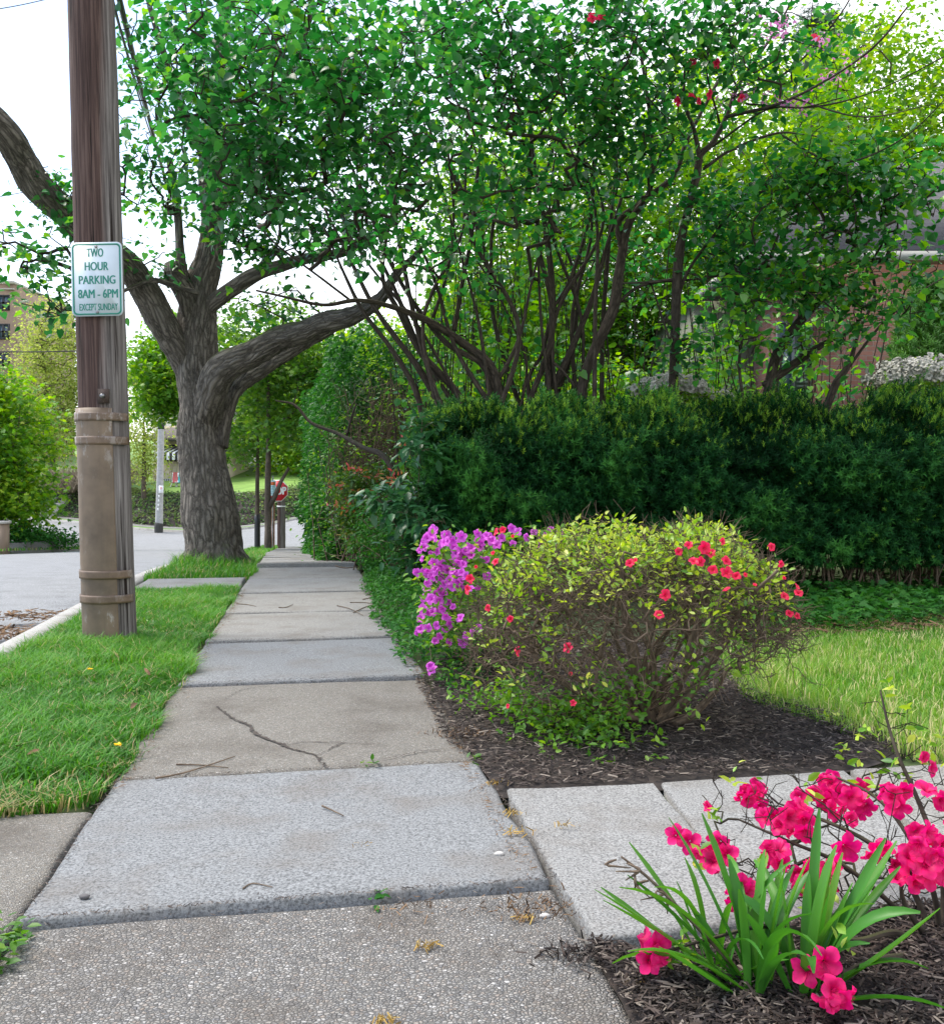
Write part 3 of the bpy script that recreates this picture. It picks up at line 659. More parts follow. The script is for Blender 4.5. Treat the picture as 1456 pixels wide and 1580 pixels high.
# the old street tree
D = 12.4
tree = empty('street_tree', 'old street tree with massive furrowed trunk and long low limb', 'tree')
mb = MB()
lims = [[(331, 880, 104), (330, 850, 88), (326, 810, 77), (318, 750, 72), (312, 690, 66), (308, 630, 64), (304, 585, 62), (302, 540, 58), (304, 490, 54), (312, 440, 50), (322, 400, 46), (328, 340, 40), (325, 260, 34), (330, 160, 26), (345, 60, 20), (350, -60, 14)],
        [(322, 650, 44), (326, 610, 46, 12.1), (345, 570, 46, 11.9), (390, 545, 44, 11.7), (432, 522, 40, 11.5), (470, 512, 37, 11.35), (505, 496, 35, 11.2), (545, 486, 31, 11.0), (585, 462, 22, 10.9), (610, 425, 15, 10.8), (650, 385, 9, 10.7)],
        [(340, 690, 26), (345, 640, 34, 12.5), (362, 598, 34, 12.6), (400, 570, 30, 12.8), (450, 540, 24, 13), (520, 500, 20, 13.2), (600, 450, 15, 13.4)],
        [(296, 580, 44), (276, 540, 44, 12.3), (248, 490, 46, 12.1), (222, 445, 46, 11.9), (190, 405, 44, 11.6), (150, 370, 42, 11.3), (110, 340, 42, 11), (60, 288, 44, 10.6), (30, 240, 44, 10.3), (5, 205, 46, 10), (-60, 140, 44, 9.6), (-160, 60, 40, 9)],
        [(298, 500, 30), (285, 450, 34, 12.2), (268, 425, 30, 12.1), (264, 405, 20, 12.1)], [(290, 465, 24), (280, 420, 22, 12.2), (277, 385, 16, 12.2), (274, 330, 14, 12.2), (262, 250, 10, 12.2)],
        [(315, 480, 26), (345, 455, 24, 12.2), (390, 425, 22, 12), (430, 412, 20, 11.9), (480, 398, 18, 11.7), (540, 385, 14, 11.5), (610, 340, 10, 11.3)],
        [(400, 415, 12, 12), (415, 398, 10, 12), (432, 385, 7, 12)], [(305, 452, 10, 12), (270, 442, 9, 11.8), (240, 432, 8, 11.7), (205, 442, 6, 11.6), (150, 470, 4, 11.4)],
        [(330, 330, 26), (380, 250, 22, 12), (440, 130, 16, 11.5), (480, 20, 10, 11.3)], [(326, 260, 20), (280, 160, 14, 12.2), (240, 40, 9, 12), (210, -60, 6, 12)]]
att = []
for i, l in enumerate(lims):
    q, r = pxl(l, D); tube(mb, q, r, 72 if i == 0 else 48 if i < 4 else 16, .03 if i < 4 else .06, ridge=.034 if i < 4 else .012, lump=.2, seed=i * 7.3)
    if i not in (0, 4): att.append(densify(q[3:] if len(q) > 4 else q, 4))
    if i: mb.build('limb', m_bark, tree, True)
    else: tmb = mb
    mb = MB()
mb = tmb
for a in np.radians(np.arange(0, 360, 45)):      # root flare
    b = P(331, 862, D); q = np.array([b + (0, 0, .5), b + (math.cos(a) * .27, math.sin(a) * .27, .1), b + (math.cos(a) * .5, math.sin(a) * .5, -.1)])
    tube(mb, q, [.13, .12, .04], 20, .04, ridge=.02, lump=.15, seed=a)
trunk = mb.build('trunk', m_bark, tree, True)
att = np.vstack(att + [densify(pxl(lims[0][9:], D)[0], 4)])
cl = blob_pts([(300, 130, 11.5, 1.1, 1.2, 1.2, 93), (420, 60, 11.5, 1.3, 1.2, .9, 93), (250, 280, 11.4, .6, .8, .5, 33), (340, 300, 11.4, .8, .8, .5, 49), (480, 180, 11, 1.3, 1.2, .8, 82),
               (60, 395, 10, .7, .6, .35, 14), (90, 470, 10, .5, .5, .25, 12), (20, 380, 9.8, .4, .5, .3, 10), (230, 400, 11.6, .5, .5, .3, 10), (600, 60, 11, 1.5, 1.2, .8, 71), (470, 330, 11.2, .9, .8, .4, 27), (95, 290, 10.6, .35, .35, .25, 12), (430, 470, 11.4, .6, .5, .25, 12), (470, 350, 11, 1., .7, .4, 40), (560, 300, 10.8, 1., .8, .5, 50), (390, 380, 11.2, .6, .5, .3, 16), (620, 180, 10.8, 1.2, 1, .7, 60)])
cl = cl[~((np.abs((cl[:, 0] / cl[:, 1] * F + CX) - 90) < 90) & ((HOR - (cl[:, 2] - H) / cl[:, 1] * F) < 255))]
mb = MB(); tp, td, cn = branches(mb, att, cl, .006, .42, .14, .06); mb.build('branch_sprays', m_lbark, tree, True)
mb = MB(); foliage(mb, tp, td, 11, .092, .17, HEART, (.42, .34)); 
ep = P(110, 330, 11) + rng.normal(size=(900, 3)) * np.array([.33, .12, .2]) + 0
t_ = (rng.random(900) * 1.6 - .6)[:, None]; ep = P(118, 335, 11) + t_ * (P(60, 285, 10.6) - P(118, 335, 11)) + rng.normal(size=(900, 3)) * np.array([.1, .1, .13])
inst(mb, OVAL, ep, leafR(900), .07 * (.5 + rng.random(900)), np.clip(rng.normal(.7, .2, 900), 0, 1))
mb.build('crown', m_heart, tree)

# the lilac-like small trees behind the hedge ------------------------
def small_tree(label, stems, d, blobs, per=9, size=.083, spread=.15, mat=None, name='garden_tree', tmpl=HEART, tint=(.33, .28), rmax=.03, group='small trees behind the hedge', bark=None, rt=.0035, sides=14, fan=()):
    o = empty(name, label, 'tree', group); mb = MB(); att = []; stems = list(stems)
    for (fx, fy, fn, fl) in fan:
        for _ in range(fn):
            tx = fx + random.gauss(fl, 75); ty = random.uniform(150, 330); k1, k2 = random.uniform(.2, .4), random.uniform(.55, .75); w0 = random.uniform(8, 14); dd = d + random.uniform(-.2, .5); bx = fx + random.gauss(0, 9)
            stems.append([(bx, fy, w0, dd), (bx + (tx - bx) * k1 + random.gauss(0, 17), fy + (ty - fy) * .33, w0 * .85, dd), (bx + (tx - bx) * k2 + random.gauss(0, 26), fy + (ty - fy) * .66, w0 * .65, dd), (tx, ty, w0 * .35, dd)])
    for i, s in enumerate(stems):
        q, r = pxl(s, d); r = r * .74; tube(mb, q, r, sides, .05, ridge=.004, lump=.22, seed=i * 3.7 + d); mb.build('trunk' if i == 0 else 'stem', bark or m_lbark, o, True); mb = MB(); att.append(densify(q[max(1, len(q) // 2 - 1):], 5))
    cl = blob_pts(blobs); mb = MB(); tp, td, cn = branches(mb, np.vstack(att), cl, rt, .4, .15, rmax); mb.build('branch_sprays', bark or m_lbark, o, True)
    mb = MB(); foliage(mb, tp, td, per, size, spread, tmpl, tint); mb.build('crown', mat or m_heart, o); return o
small_tree('leaning many stemmed tree at the left end of the hedge', [
    [(770, 660, 26), (768, 610, 24), (757, 565, 21), (715, 530, 18), (660, 495, 14, 9.2), (600, 472, 11, 9), (550, 463, 10, 8.8), (500, 470, 8, 8.7), (440, 458, 6, 8.6), (395, 448, 5, 8.6)],
    [(764, 600, 16), (740, 560, 13), (690, 530, 12), (640, 470, 11), (600, 400, 9), (560, 300, 7), (520, 200, 5)], [(700, 665, 20), (670, 610, 17), (640, 560, 15), (610, 520, 12), (575, 470, 10), (540, 400, 8), (500, 320, 6)],
    [(735, 655, 17), (700, 600, 15), (650, 545, 13), (615, 480, 11), (590, 420, 9), (610, 300, 6)], [(700, 510, 11), (712, 440, 10), (728, 360, 9), (735, 280, 8), (745, 180, 6)], [(668, 490, 9), (690, 420, 8), (700, 330, 7), (690, 220, 5)],
    [(540, 463, 6, 8.8), (490, 425, 5, 8.6), (430, 380, 4, 8.5), (400, 350, 3, 8.4)], [(655, 660, 14), (640, 600, 13), (605, 540, 12), (560, 480, 9), (530, 420, 6), (500, 350, 4)]], 9.4,
    [(320, 150, 7.6, .55, .7, .5, 45), (430, 180, 7.4, .7, .8, .55, 65), (560, 110, 7.4, .8, .9, .5, 78), (520, 250, 7.8, .8, .8, .35, 51), (650, 200, 7.6, .8, .8, .5, 72), (400, 290, 7.4, .4, .5, .25, 25), (640, 340, 8.2, .6, .6, .35, 25), (560, 390, 8.4, .5, .5, .3, 13), (430, 30, 7.4, .8, .7, .35, 45), (300, 60, 7.6, .5, .6, .35, 28), (360, 240, 7.3, .45, .4, .2, 18), (690, 400, 8.8, .5, .5, .35, 13), (760, 280, 8, .6, .6, .4, 32)], fan=[(770, 650, 3, -60), (720, 660, 3, -110), (690, 660, 2, -120)])
small_tree('upright slim tree with three stems behind the hedge middle', [
    [(845, 650, 18), (848, 560, 16), (852, 470, 15), (848, 400, 13), (838, 330, 11), (822, 240, 9), (815, 140, 6)], [(852, 600, 16), (885, 530, 15), (910, 470, 12), (930, 400, 10), (960, 300, 7)],
    [(818, 640, 8), (815, 585, 9), (836, 545, 8), (846, 500, 8)], [(850, 480, 9), (880, 430, 8), (910, 330, 7), (920, 230, 5)], [(800, 645, 6), (812, 560, 6), (790, 500, 5), (760, 440, 4), (720, 380, 3)]], 9.8,
    [(760, 90, 8.2, .9, .9, .5, 88), (860, 150, 8.4, .8, .8, .5, 81), (820, 300, 9, .7, .6, .4, 36), (900, 40, 8.4, .9, .8, .4, 65), (760, 420, 9.6, .5, .5, .4, 19), (700, 20, 8, .7, .7, .35, 44), (900, 400, 10.4, .6, .5, .5, 21)], fan=[(848, 650, 3, -30), (815, 650, 2, -70)])
small_tree('tree with a dark bent trunk forking above the hedge', [
    [(895, 650, 25), (900, 590, 24), (915, 545, 23), (945, 480, 23), (955, 420, 20), (968, 350, 18), (995, 310, 15), (1040, 270, 11), (1060, 215, 9), (1110, 120, 6)],
    [(960, 390, 16), (955, 340, 13), (1000, 300, 12), (1005, 230, 11), (1000, 160, 9), (985, 60, 6)], [(940, 480, 9), (990, 440, 7), (1080, 430, 5)], [(890, 600, 7), (870, 575, 6), (855, 560, 6)]], 9.6,
    [(980, 60, 8.6, .7, .7, .5, 65), (1000, 200, 8.8, .6, .6, .5, 44), (930, 180, 8.8, .5, .6, .5, 36), (960, 280, 9.2, .5, .5, .4, 26), (1060, 150, 9, .5, .5, .4, 16), (1000, 420, 10.4, .5, .5, .4, 19)], fan=[(897, 650, 3, 20), (930, 650, 1, 60)])
rb = small_tree('dark trunked tree holding red blooms and mauve blossom sprays', [
    [(1038, 640, 22), (1040, 560, 21), (1042, 500, 20), (1044, 430, 20), (1050, 370, 18), (1062, 320, 17), (1075, 270, 16), (1080, 240, 14), (1100, 220, 12), (1120, 180, 10), (1140, 130, 8), (1200, 40, 5), (1240, -40, 3)],
    [(1080, 250, 12), (1070, 200, 9), (1055, 150, 7), (1060, 60, 5)], [(1042, 470, 8), (1060, 420, 7), (1095, 370, 6), (1150, 300, 4)], [(1120, 180, 7, 8.8), (1200, 160, 6, 8), (1280, 120, 5, 7.4), (1350, 70, 5, 7), (1400, 10, 4, 6.8)],
    [(1085, 260, 9), (1130, 230, 7), (1200, 205, 5), (1260, 210, 3)], [(1046, 430, 7), (1000, 435, 5), (960, 437, 3)], [(1100, 225, 5, 9), (1180, 170, 4, 8.2), (1240, 165, 3, 7.8), (1300, 150, 3, 7.4)], [(1050, 160, 4, 9), (980, 65, 3, 8), (940, 60, 2, 7.6)], [(1130, 150, 6, 9), (1215, 110, 5, 8.6), (1290, 30, 4, 8.2), (1330, -40, 3, 8)], [(1150, 160, 5, 8.8), (1250, 165, 4, 8.3), (1350, 140, 3, 8), (1470, 80, 3, 7.6)], [(1200, 205, 4, 8.6), (1290, 250, 4, 8.2), (1390, 215, 3, 7.8), (1480, 130, 2, 7.4)], [(1110, 190, 5, 9), (1090, 90, 4, 8.8), (1130, -30, 3, 8.6)], [(1220, 150, 4, 8), (1330, 180, 3, 7.6), (1440, 160, 2, 7.4)], [(1060, 215, 4, 9), (1000, 150, 3, 8.6), (960, 80, 2, 8.2), (930, 20, 2, 8)]], 9.2,
    [(1110, 330, 9.2, .5, .5, .35, 60), (1150, 420, 9.2, .5, .5, .3, 54), (1180, 90, 8.4, .8, .7, .5, 60), (1240, 290, 8.8, .5, .5, .3, 60), (1060, 540, 9.0, .25, .2, .2, 18), (1130, 30, 8.6, .6, .6, .3, 60)], per=8)
small_tree('leaning tree with a sawn stub in front of the brick house', [
    [(1180, 640, 22), (1188, 590, 22), (1200, 545, 21), (1230, 500, 19), (1262, 465, 17), (1290, 430, 15), (1320, 390, 13), (1370, 345, 9), (1440, 330, 6)], [(1178, 595, 15), (1205, 575, 19), (1240, 550, 17), (1268, 531, 14)],
    [(1270, 640, 17), (1290, 590, 16), (1310, 560, 12), (1325, 510, 8), (1350, 450, 7), (1330, 380, 5)], [(1310, 565, 7), (1360, 500, 5), (1420, 450, 4), (1470, 420, 3)], [(1150, 640, 6), (1140, 560, 7), (1150, 480, 6), (1130, 400, 4)]], 9.0,
    [(1320, 300, 8.4, .45, .5, .3, 38), (1230, 250, 8.4, .5, .5, .3, 33), (1380, 400, 8.6, .4, .4, .3, 26), (1270, 360, 8.6, .4, .4, .25, 22), (1330, 420, 8.6, .3, .3, .2, 16), (1200, 440, 8.8, .5, .4, .3, 30), (1300, 500, 8.6, .2, .2, .3, 11), (1160, 520, 8.8, .3, .3, .25, 15), (1420, 300, 8, .4, .4, .3, 17), (1240, 540, 8.8, .15, .15, .15, 8), (1270, 440, 8.5, .35, .3, .2, 18), (1130, 460, 8.6, .3, .3, .3, 17), (1340, 250, 8.2, .5, .4, .25, 25), (1200, 330, 8.6, .5, .4, .25, 22), (1400, 470, 8.4, .3, .3, .2, 11), (1400, 270, 8.2, .4, .4, .3, 34), (1300, 250, 8.6, .5, .4, .3, 34), (1240, 430, 8.6, .35, .3, .2, 24), (1330, 470, 8.5, .25, .3, .25, 18)], per=8, size=.083, tint=(.62, .3))

sap = empty('sapling_thicket', 'thin upright suckers with large bright leaves between the dark trunks', 'saplings')
n = 170; px_ = np.r_[rng.uniform(640, 1330, 110), rng.uniform(640, 920, 60)]; d_ = rng.uniform(9.8, 11.6, n); A = np.c_[(px_ - CX) / F * d_, d_, np.zeros(n)]; B = A + np.c_[rng.normal(0, .45, n), rng.normal(0, .2, n), rng.uniform(2., 4.2, n)]
mb = MB(); twigs(mb, A, (A + B) / 2 + rng.normal(0, .07, (n, 3)), B, rng.uniform(.007, .017, n), .004, rng.random(n), 5)
i = rng.integers(0, n, 620); t_ = .32 + .68 * rng.random((620, 1)); A2 = A[i] * (1 - t_) + B[i] * t_; B2 = A2 + rdir(620) * .2 + np.array([0, 0, .08]); twigs(mb, A2, (A2 + B2) / 2, B2, .003, .0015, rng.random(620), 4); mb.build('stem_sprays', m_lbark, sap, True)
mb = MB(); foliage(mb, B2, nrm(B2 - A2), 7, .095, .11, HEART, (.8, .3)); mb.build('foliage', m_heart, sap)

# ------------------------------------------------------------------ yew hedge
hd = empty('yew_hedge', 'long clipped dark yew hedge with paler new tips on top', 'hedge')
HX0, HX1, HY0, HY1 = -.5, 6.6, 8.05, 9.5
def hedge_top(x): return 1.64 + .12 * sm(1., 2.6, x) + .035 * fbm(x * 1.7, 1., 2.)
def hpoint(n, kind):
    if kind == 'front':
        x = HX0 + .1 + (HX1 - HX0) * rng.random(n); t = rng.random(n); z = .3 + (hedge_top(x) - .3) * t
        y = HY0 + .5 * np.clip((z - 1.2) / .55, 0, 1) ** 1.8 + .1 * (z < .5) * rng.random(n); no = np.c_[np.zeros(n), -np.ones(n), .3 + 1.5 * sm(1.1, 1.75, z)]
    elif kind == 'top':
        x = HX0 + .1 + (HX1 - HX0) * rng.random(n); y = HY0 + .42 + (HY1 - HY0 - .4) * rng.random(n) ** 1.4; z = hedge_top(x) + .03 + 0 * x; no = np.c_[np.zeros(n), -.3 * np.ones(n), np.ones(n)]
    else:
        y = HY0 + .2 + (HY1 - HY0) * rng.random(n); z = .2 + 1.45 * rng.random(n); x = np.full(n, HX0 + .12) + .14 * np.clip((z - 1.3) / .5, 0, 1) ** 2; no = np.c_[-np.ones(n), -.2 * np.ones(n), .3 + 0 * x]
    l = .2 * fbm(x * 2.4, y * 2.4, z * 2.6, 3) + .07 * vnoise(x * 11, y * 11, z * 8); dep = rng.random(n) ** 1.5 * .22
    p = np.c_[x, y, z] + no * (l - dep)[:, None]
    return p, nrm(no), l, dep
mbh = MB()
for kind, n in (('front', 26000), ('top', 11000), ('end', 4500)):
    p, no, l, dep = hpoint(n, kind); ax = no + rdir(n) * .75; ax[:, 2] += .45
    t = np.clip(rng.normal(.3, .13, n) + l * 1.5 - dep * .6, 0, .64); hole = vnoise(p[:, 0] * 3.3, p[:, 1] * 3.3, p[:, 2] * 3.7) < -.42; p[hole] += no[hole] * -.2; new = (rng.random(n) < (.6 if kind == 'top' else .03 + .7 * sm(1.25, 1.62, p[:, 2]))) & (dep < .11)  # tint drops with depth and in hollows: gap shade put into needle colour
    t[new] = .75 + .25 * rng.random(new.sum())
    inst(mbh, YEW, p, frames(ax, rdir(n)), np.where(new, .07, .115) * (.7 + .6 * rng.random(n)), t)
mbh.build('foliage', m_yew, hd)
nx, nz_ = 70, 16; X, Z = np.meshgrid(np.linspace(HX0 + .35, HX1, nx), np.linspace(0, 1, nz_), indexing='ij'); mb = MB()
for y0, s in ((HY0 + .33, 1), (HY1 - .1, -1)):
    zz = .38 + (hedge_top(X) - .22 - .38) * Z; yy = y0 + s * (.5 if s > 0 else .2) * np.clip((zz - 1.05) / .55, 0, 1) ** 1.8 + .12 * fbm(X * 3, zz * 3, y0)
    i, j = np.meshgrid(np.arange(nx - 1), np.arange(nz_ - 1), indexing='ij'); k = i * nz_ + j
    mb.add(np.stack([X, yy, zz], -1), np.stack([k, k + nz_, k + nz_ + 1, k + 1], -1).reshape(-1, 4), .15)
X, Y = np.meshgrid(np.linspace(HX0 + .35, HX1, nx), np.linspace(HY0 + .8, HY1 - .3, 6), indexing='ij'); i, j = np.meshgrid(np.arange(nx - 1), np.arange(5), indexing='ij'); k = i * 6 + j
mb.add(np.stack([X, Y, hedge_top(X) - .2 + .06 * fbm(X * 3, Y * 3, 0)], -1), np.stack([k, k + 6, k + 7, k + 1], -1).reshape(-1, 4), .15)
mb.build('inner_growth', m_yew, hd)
n = 420; x = HX0 + .3 + (HX1 - HX0 - .3) * rng.random(n); y = HY0 + .12 + rng.random(n) * .9; A = np.c_[x, y, zg(x, y) - .02]; B = A + np.c_[rng.normal(0, .22, n), rng.normal(-.12, .12, n), .35 + .45 * rng.random(n)]
mb = MB(); twigs(mb, A, (A + B) / 2 + rng.normal(0, .04, (n, 3)), B, .012 * (.4 + rng.random(n)), .004, rng.random(n)); mb.build('stem_sprays', m_twig, hd, True)

# ------------------------------------------------------------------ flowers
def azalea_flower(name, mat, open_=1., seed=0, stamen=True):
    r = random.Random(seed); V = []; Fs = []; T = []
    R_, W_ = 7, 5
    for k in range(5):
        a = k * 2 * math.pi / 5 + r.uniform(-.12, .12); L = 1 + r.uniform(-.14, .1); ph = r.uniform(0, 6.28); rec = r.uniform(.0, .55); tw = r.uniform(-.16, .16); o = open_; b = len(V)
        for i in range(R_):
            t = i / (R_ - 1); wd = .07 + .40 * math.sin(min(1., t * 1.12) * math.pi * .62) ** 1.2 * (1 if t < .8 else 1 - .55 * ((t - .8) / .2) ** 2)
            u = (.05 + 1.02 * t ** 1.15 * L) * (o if t > .2 else 1) ; zz = .55 * min(1., t * 1.75) ** .75 - rec * max(0, t - .5) ** 1.6
            for j in range(W_):
                q = (j / (W_ - 1) - .5) * 2; ruff = (.085 * math.sin(q * 4.2 + ph) + .05 * math.sin(q * 9 + ph * 2)) * t ** 1.6
                ww = q * wd; uu = u - .1 * t * q * q * L + .035 * math.sin(q * 11 + ph) * t * t; z = zz + ruff + .12 * (q * q) * (1 - t * .7) - .05 * (1 - abs(q)) * t + tw * q * t
                V.append((uu * math.cos(a) - ww * math.sin(a), uu * math.sin(a) + ww * math.cos(a), z)); T.append(min(1, max(0, .15 + 1.05 * t - .22 * (abs(q) < .3) + r.uniform(-.12, .12))))
        for i in range(R_ - 1):
            for j in range(W_ - 1):
                c = b + i * W_ + j; Fs.append((c, c + 1, c + W_ + 1, c + W_))
    if stamen:
        for k in range(6):
            a = k * 1.05; b = len(V); e = (.24 * math.cos(a), .24 * math.sin(a) - .1, .85)
            V += [(-.012, 0, .1), (.012, 0, .1), (e[0] + .012, e[1], e[2]), (e[0] - .012, e[1], e[2])]; T += [.9] * 4; Fs.append((b, b + 1, b + 2, b + 3))
    mb = MB(); mb.add(np.array(V) * .5, np.array(Fs), T)
    o = mb.build(name, mat, None, True); me = o.data; bpy.data.objects.remove(o); return me
FL = {}
def flower_set(key, mat): FL[key] = [azalea_flower('flower', mat, op, i) for i, op in enumerate((1., 1.05, .85, .92, .42, 1.1, .75, .97))]
for key, m in (('pink', m_pink), ('red', m_red), ('mag', m_mag)): flower_set(key, m)
def put_flower(key, pos, face, size, parent, var=None):
    me = random.choice(FL[key][:4] + FL[key][5:]) if var is None else FL[key][var]
    o = bpy.data.objects.new('flower', me); COL.objects.link(o); o.parent = parent; o.location = tuple(pos)
    o.rotation_mode = 'QUATERNION'; q = Vector(tuple(face)).to_track_quat('Z', 'Y'); q2 = Vector((0, 0, 1)).rotation_difference(Vector((0, 0, 1)))
    from mathutils import Quaternion
    o.rotation_quaternion = q @ Quaternion((0, 0, 1), random.uniform(0, 6.28)); o.scale = (size,) * 3; return o

# big rounded azalea --------------------------------------------------
az = empty('azalea_bush', 'big rounded twiggy azalea with yellow green tips and scattered red flowers', 'bush')
ac = P(1000, 1112, 3.98); ac[2] = .0
def dome(n, lo=0., shell=.35, rx=(-.78, .6), ry=.62, zt=.83):
    """points of the crown: flat-topped, wider than tall"""
    q = rdir(n); q[:, 2] = np.abs(q[:, 2]); r = 1 - shell * rng.random(n) ** 1.6
    sx = np.where(q[:, 0] < 0, -rx[0], rx[1]); e = .72
    q = np.sign(q) * np.abs(q) ** e; q /= np.maximum(.0001, (np.abs(q) ** 2.6).sum(1, keepdims=True) ** (1 / 2.6))
    p = np.c_[q[:, 0] * r * sx, q[:, 1] * r * ry, .2 + (zt - .2) * q[:, 2] * r]
    p[:, 2] += .05 * fbm(p[:, 0] * 4, p[:, 1] * 4, 1., 2); return p + ac, q
stems = []; mb = MB()
for k in range(26):
    a = k * 2.399 + random.uniform(-.3, .3); e = random.uniform(.35, 1.); tip, _ = dome(1, shell=.3); tip = tip[0] * .75 + np.array([ac[0] + .6 * math.cos(a), ac[1] + .5 * math.sin(a), .5]) * .25
    b = ac + np.array([random.gauss(0, .05), random.gauss(0, .05), -.03]); md = b * .45 + tip * .55; md[2] *= random.uniform(.5, 1.05); md[:2] += np.array([random.gauss(0, .07), random.gauss(0, .07)])
    m2 = b * .75 + md * .25; m2[2] = b[2] + .05 + .05 * random.random()
    q = np.array([b, m2, md, tip]); sc_s = random.uniform(.55, 1.25); tube(mb, q, [.016 * sc_s, .013 * sc_s, .009 * sc_s, .004], 8, .04, lump=.15, seed=k); mb.build('stem', m_twig, az, True); mb = MB(); stems.append(densify(q[1:], 6))
for pts in ([(1015, 1120), (1060, 1108), (1100, 1070), (1120, 1035)], [(1010, 1118), (1060, 1075), (1110, 1000), (1150, 930), (1200, 880)], [(1005, 1120), (985, 1060), (965, 960), (960, 860)], [(1018, 1118), (1050, 1040), (1085, 930), (1090, 850)], [(1000, 1118), (940, 1090), (880, 1060), (820, 1010)]):
    q = np.array([P(x, y, 3.9 - .1 * i) for i, (x, y) in enumerate(pts)]); tube(mb, q, [.022, .018, .013, .008][:len(q)] + [.006] * (len(q) - 4), 10, .03, lump=.2, seed=pts[1][0]); mb.build('stem', m_twig, az, True); mb = MB(); stems.append(densify(q, 6))
att = np.vstack(stems)
cl1, _ = dome(1900, shell=.3); cl2, _ = dome(900, shell=.75); cl = np.vstack([cl1, cl2]); cl = cl[~((cl[:, 0] > ac[0] - .22) & (cl[:, 2] < .25 + .16 * rng.random(len(cl))))]
mb = MB(); tp, td, cn = branches(mb, att, cl, .0017, .36, .2, .008, 4)
n = 5200; i = rng.integers(0, len(tp), n); A = tp[i]; B = A + nrm(td[i] + rdir(n) * .9) * (.06 + .07 * rng.random((n, 1))) ; twigs(mb, A, (A + B) / 2 + rng.normal(0, .008, (n, 3)), B, .0016, .0009, rng.random(n), 3)
mb.build('twig_sprays', m_twig, az, True)
top = sm(.45, .85, tp[:, 2]); keep = rng.random(len(tp)) < (.05 + .9 * top ** 1.2)
mb = MB(); n0 = tp[keep]; foliage(mb, n0, td[keep], 9, .032, .026, OVAL, (.62, .2), .6, -.4)
sk = np.vstack([P(px, py, d) + rng.normal(size=(n, 3)) * np.array([.09, .1, .045]) for px, py, d, n in ((790, 1085, 3.95, 26), (850, 1110, 3.75, 34), (900, 1100, 3.7, 36), (930, 1135, 3.6, 26), (960, 1060, 3.6, 22), (1050, 1060, 3.6, 14), (760, 1070, 4.1, 14), (1120, 1000, 3.8, 12), (830, 1060, 3.8, 20), (880, 1140, 3.6, 22))])
sk[:, 2] = np.maximum(sk[:, 2], .025); foliage(mb, sk, rdir(len(sk)), 9, .034, .03, OVAL, (.2, .14), .6, -.2)
sp_, _ = dome(170, shell=.15); sp_ = sp_[(sp_[:, 1] < ac[1]) & ~((sp_[:, 0] > ac[0] - .2) & (sp_[:, 2] < .38))]; foliage(mb, sp_, rdir(len(sp_)), 5, .032, .018, OVAL, (.45, .2), .6, -.3)
mb.build('foliage', m_aza, az)
mb = MB(); lo = sk[rng.integers(0, len(sk), 60)]; hi = ac + np.c_[rng.normal(0, .04, (60, 2)), .03 * np.ones(60)]; twigs(mb, hi, (hi + lo) / 2 + rng.normal(0, .02, (60, 3)), lo, .004, .002, rng.random(60)); mb.build('low_sprays', m_twig, az, True)
def az_depth(px, py):
    x = (px - CX) / F * 3.5 - ac[0] + .09; return 3.98 - .6 * math.sqrt(max(0., 1 - (x / .75) ** 2)) * (1. if py > 860 else .75)
for px, py, s in [(1085, 845, 1.2), (1046, 852, .9), (1062, 842, .8), (1080, 866, .9), (1098, 880, 1.1), (1070, 868, .9), (1118, 866, 1), (1120, 884, 1.1), (1135, 890, 1), (1147, 888, 1), (1122, 912, .9), (982, 866, 1), (972, 870, .8), (1025, 919, 1.1), (1016, 950, 1.), (1188, 845, .9), (1202, 870, .9), (1207, 893, .9),
                 (1208, 922, 1.1), (1231, 917, 1), (1227, 906, .8), (1217, 948, .9), (1228, 951, .8), (1163, 905, .9), (768, 822, 1), (776, 818, .8), (792, 828, .8), (762, 855, 1), (766, 868, .9), (735, 875, .8), (727, 893, 1), (724, 910, 1), (755, 938, .9), (788, 955, .8), (802, 1005, 1.05), (878, 1000, 1), (881, 1040, .9), (884, 1085, .6), (785, 1090, .6), (1112, 836, .8), (1095, 855, 1.)]:
    d = az_depth(px, py); p = P(px, py, d); put_flower('red', p, nrm(np.array([(p[0] - ac[0]) * .8 + random.gauss(0, .25), -.8 + random.gauss(0, .25), .3 + random.gauss(0, .3)])), .039 * s, az, random.choice([0, 1, 2, 3, 4]))

# magenta azalea behind it
ma = empty('azalea_bush', 'magenta flowered azalea behind the left side of the twiggy azalea', 'bush')
mc = P(760, 1035, 5.0); mc[2] = 0
pts = [(660, 830), (668, 820), (690, 825), (712, 828), (735, 835), (655, 845), (650, 850), (700, 845), (728, 858), (745, 862), (690, 870), (668, 868), (672, 880), (720, 850), (742, 845), (760, 835), (700, 860), (715, 872), (705, 885), (690, 880), (662, 885), (655, 880), (680, 895), (695, 897), (720, 890), (672, 915), (685, 918), (678, 928), (668, 922), (700, 905), (655, 940), (668, 945), (680, 940), (690, 950), (650, 972), (662, 968), (676, 965), (688, 970), (680, 980), (672, 990), (695, 962), (720, 982), (730, 975), (740, 970), (715, 990), (695, 990), (665, 1028), (668, 1035), (645, 975), (800, 822), (825, 822), (845, 826), (860, 824), (855, 832), (835, 838), (752, 888), (738, 905), (790, 815), (700, 938), (684, 905), (738, 822), (755, 826), (676, 852), (660, 900), (712, 955), (775, 830), (815, 828), (790, 840), (870, 822), (850, 818)]
fp = []
for px, py in pts:
    d = 4.72 - .1 * (px > 700) + random.uniform(-.12, .12) + (.25 if px > 780 else 0); fp.append(P(px, py, d))
fp = np.array(fp)
extra = np.array([P(random.uniform(660, 800), random.uniform(830, 1000), random.uniform(4.8, 5.4)) for _ in range(260)]); mb = MB(); st = []
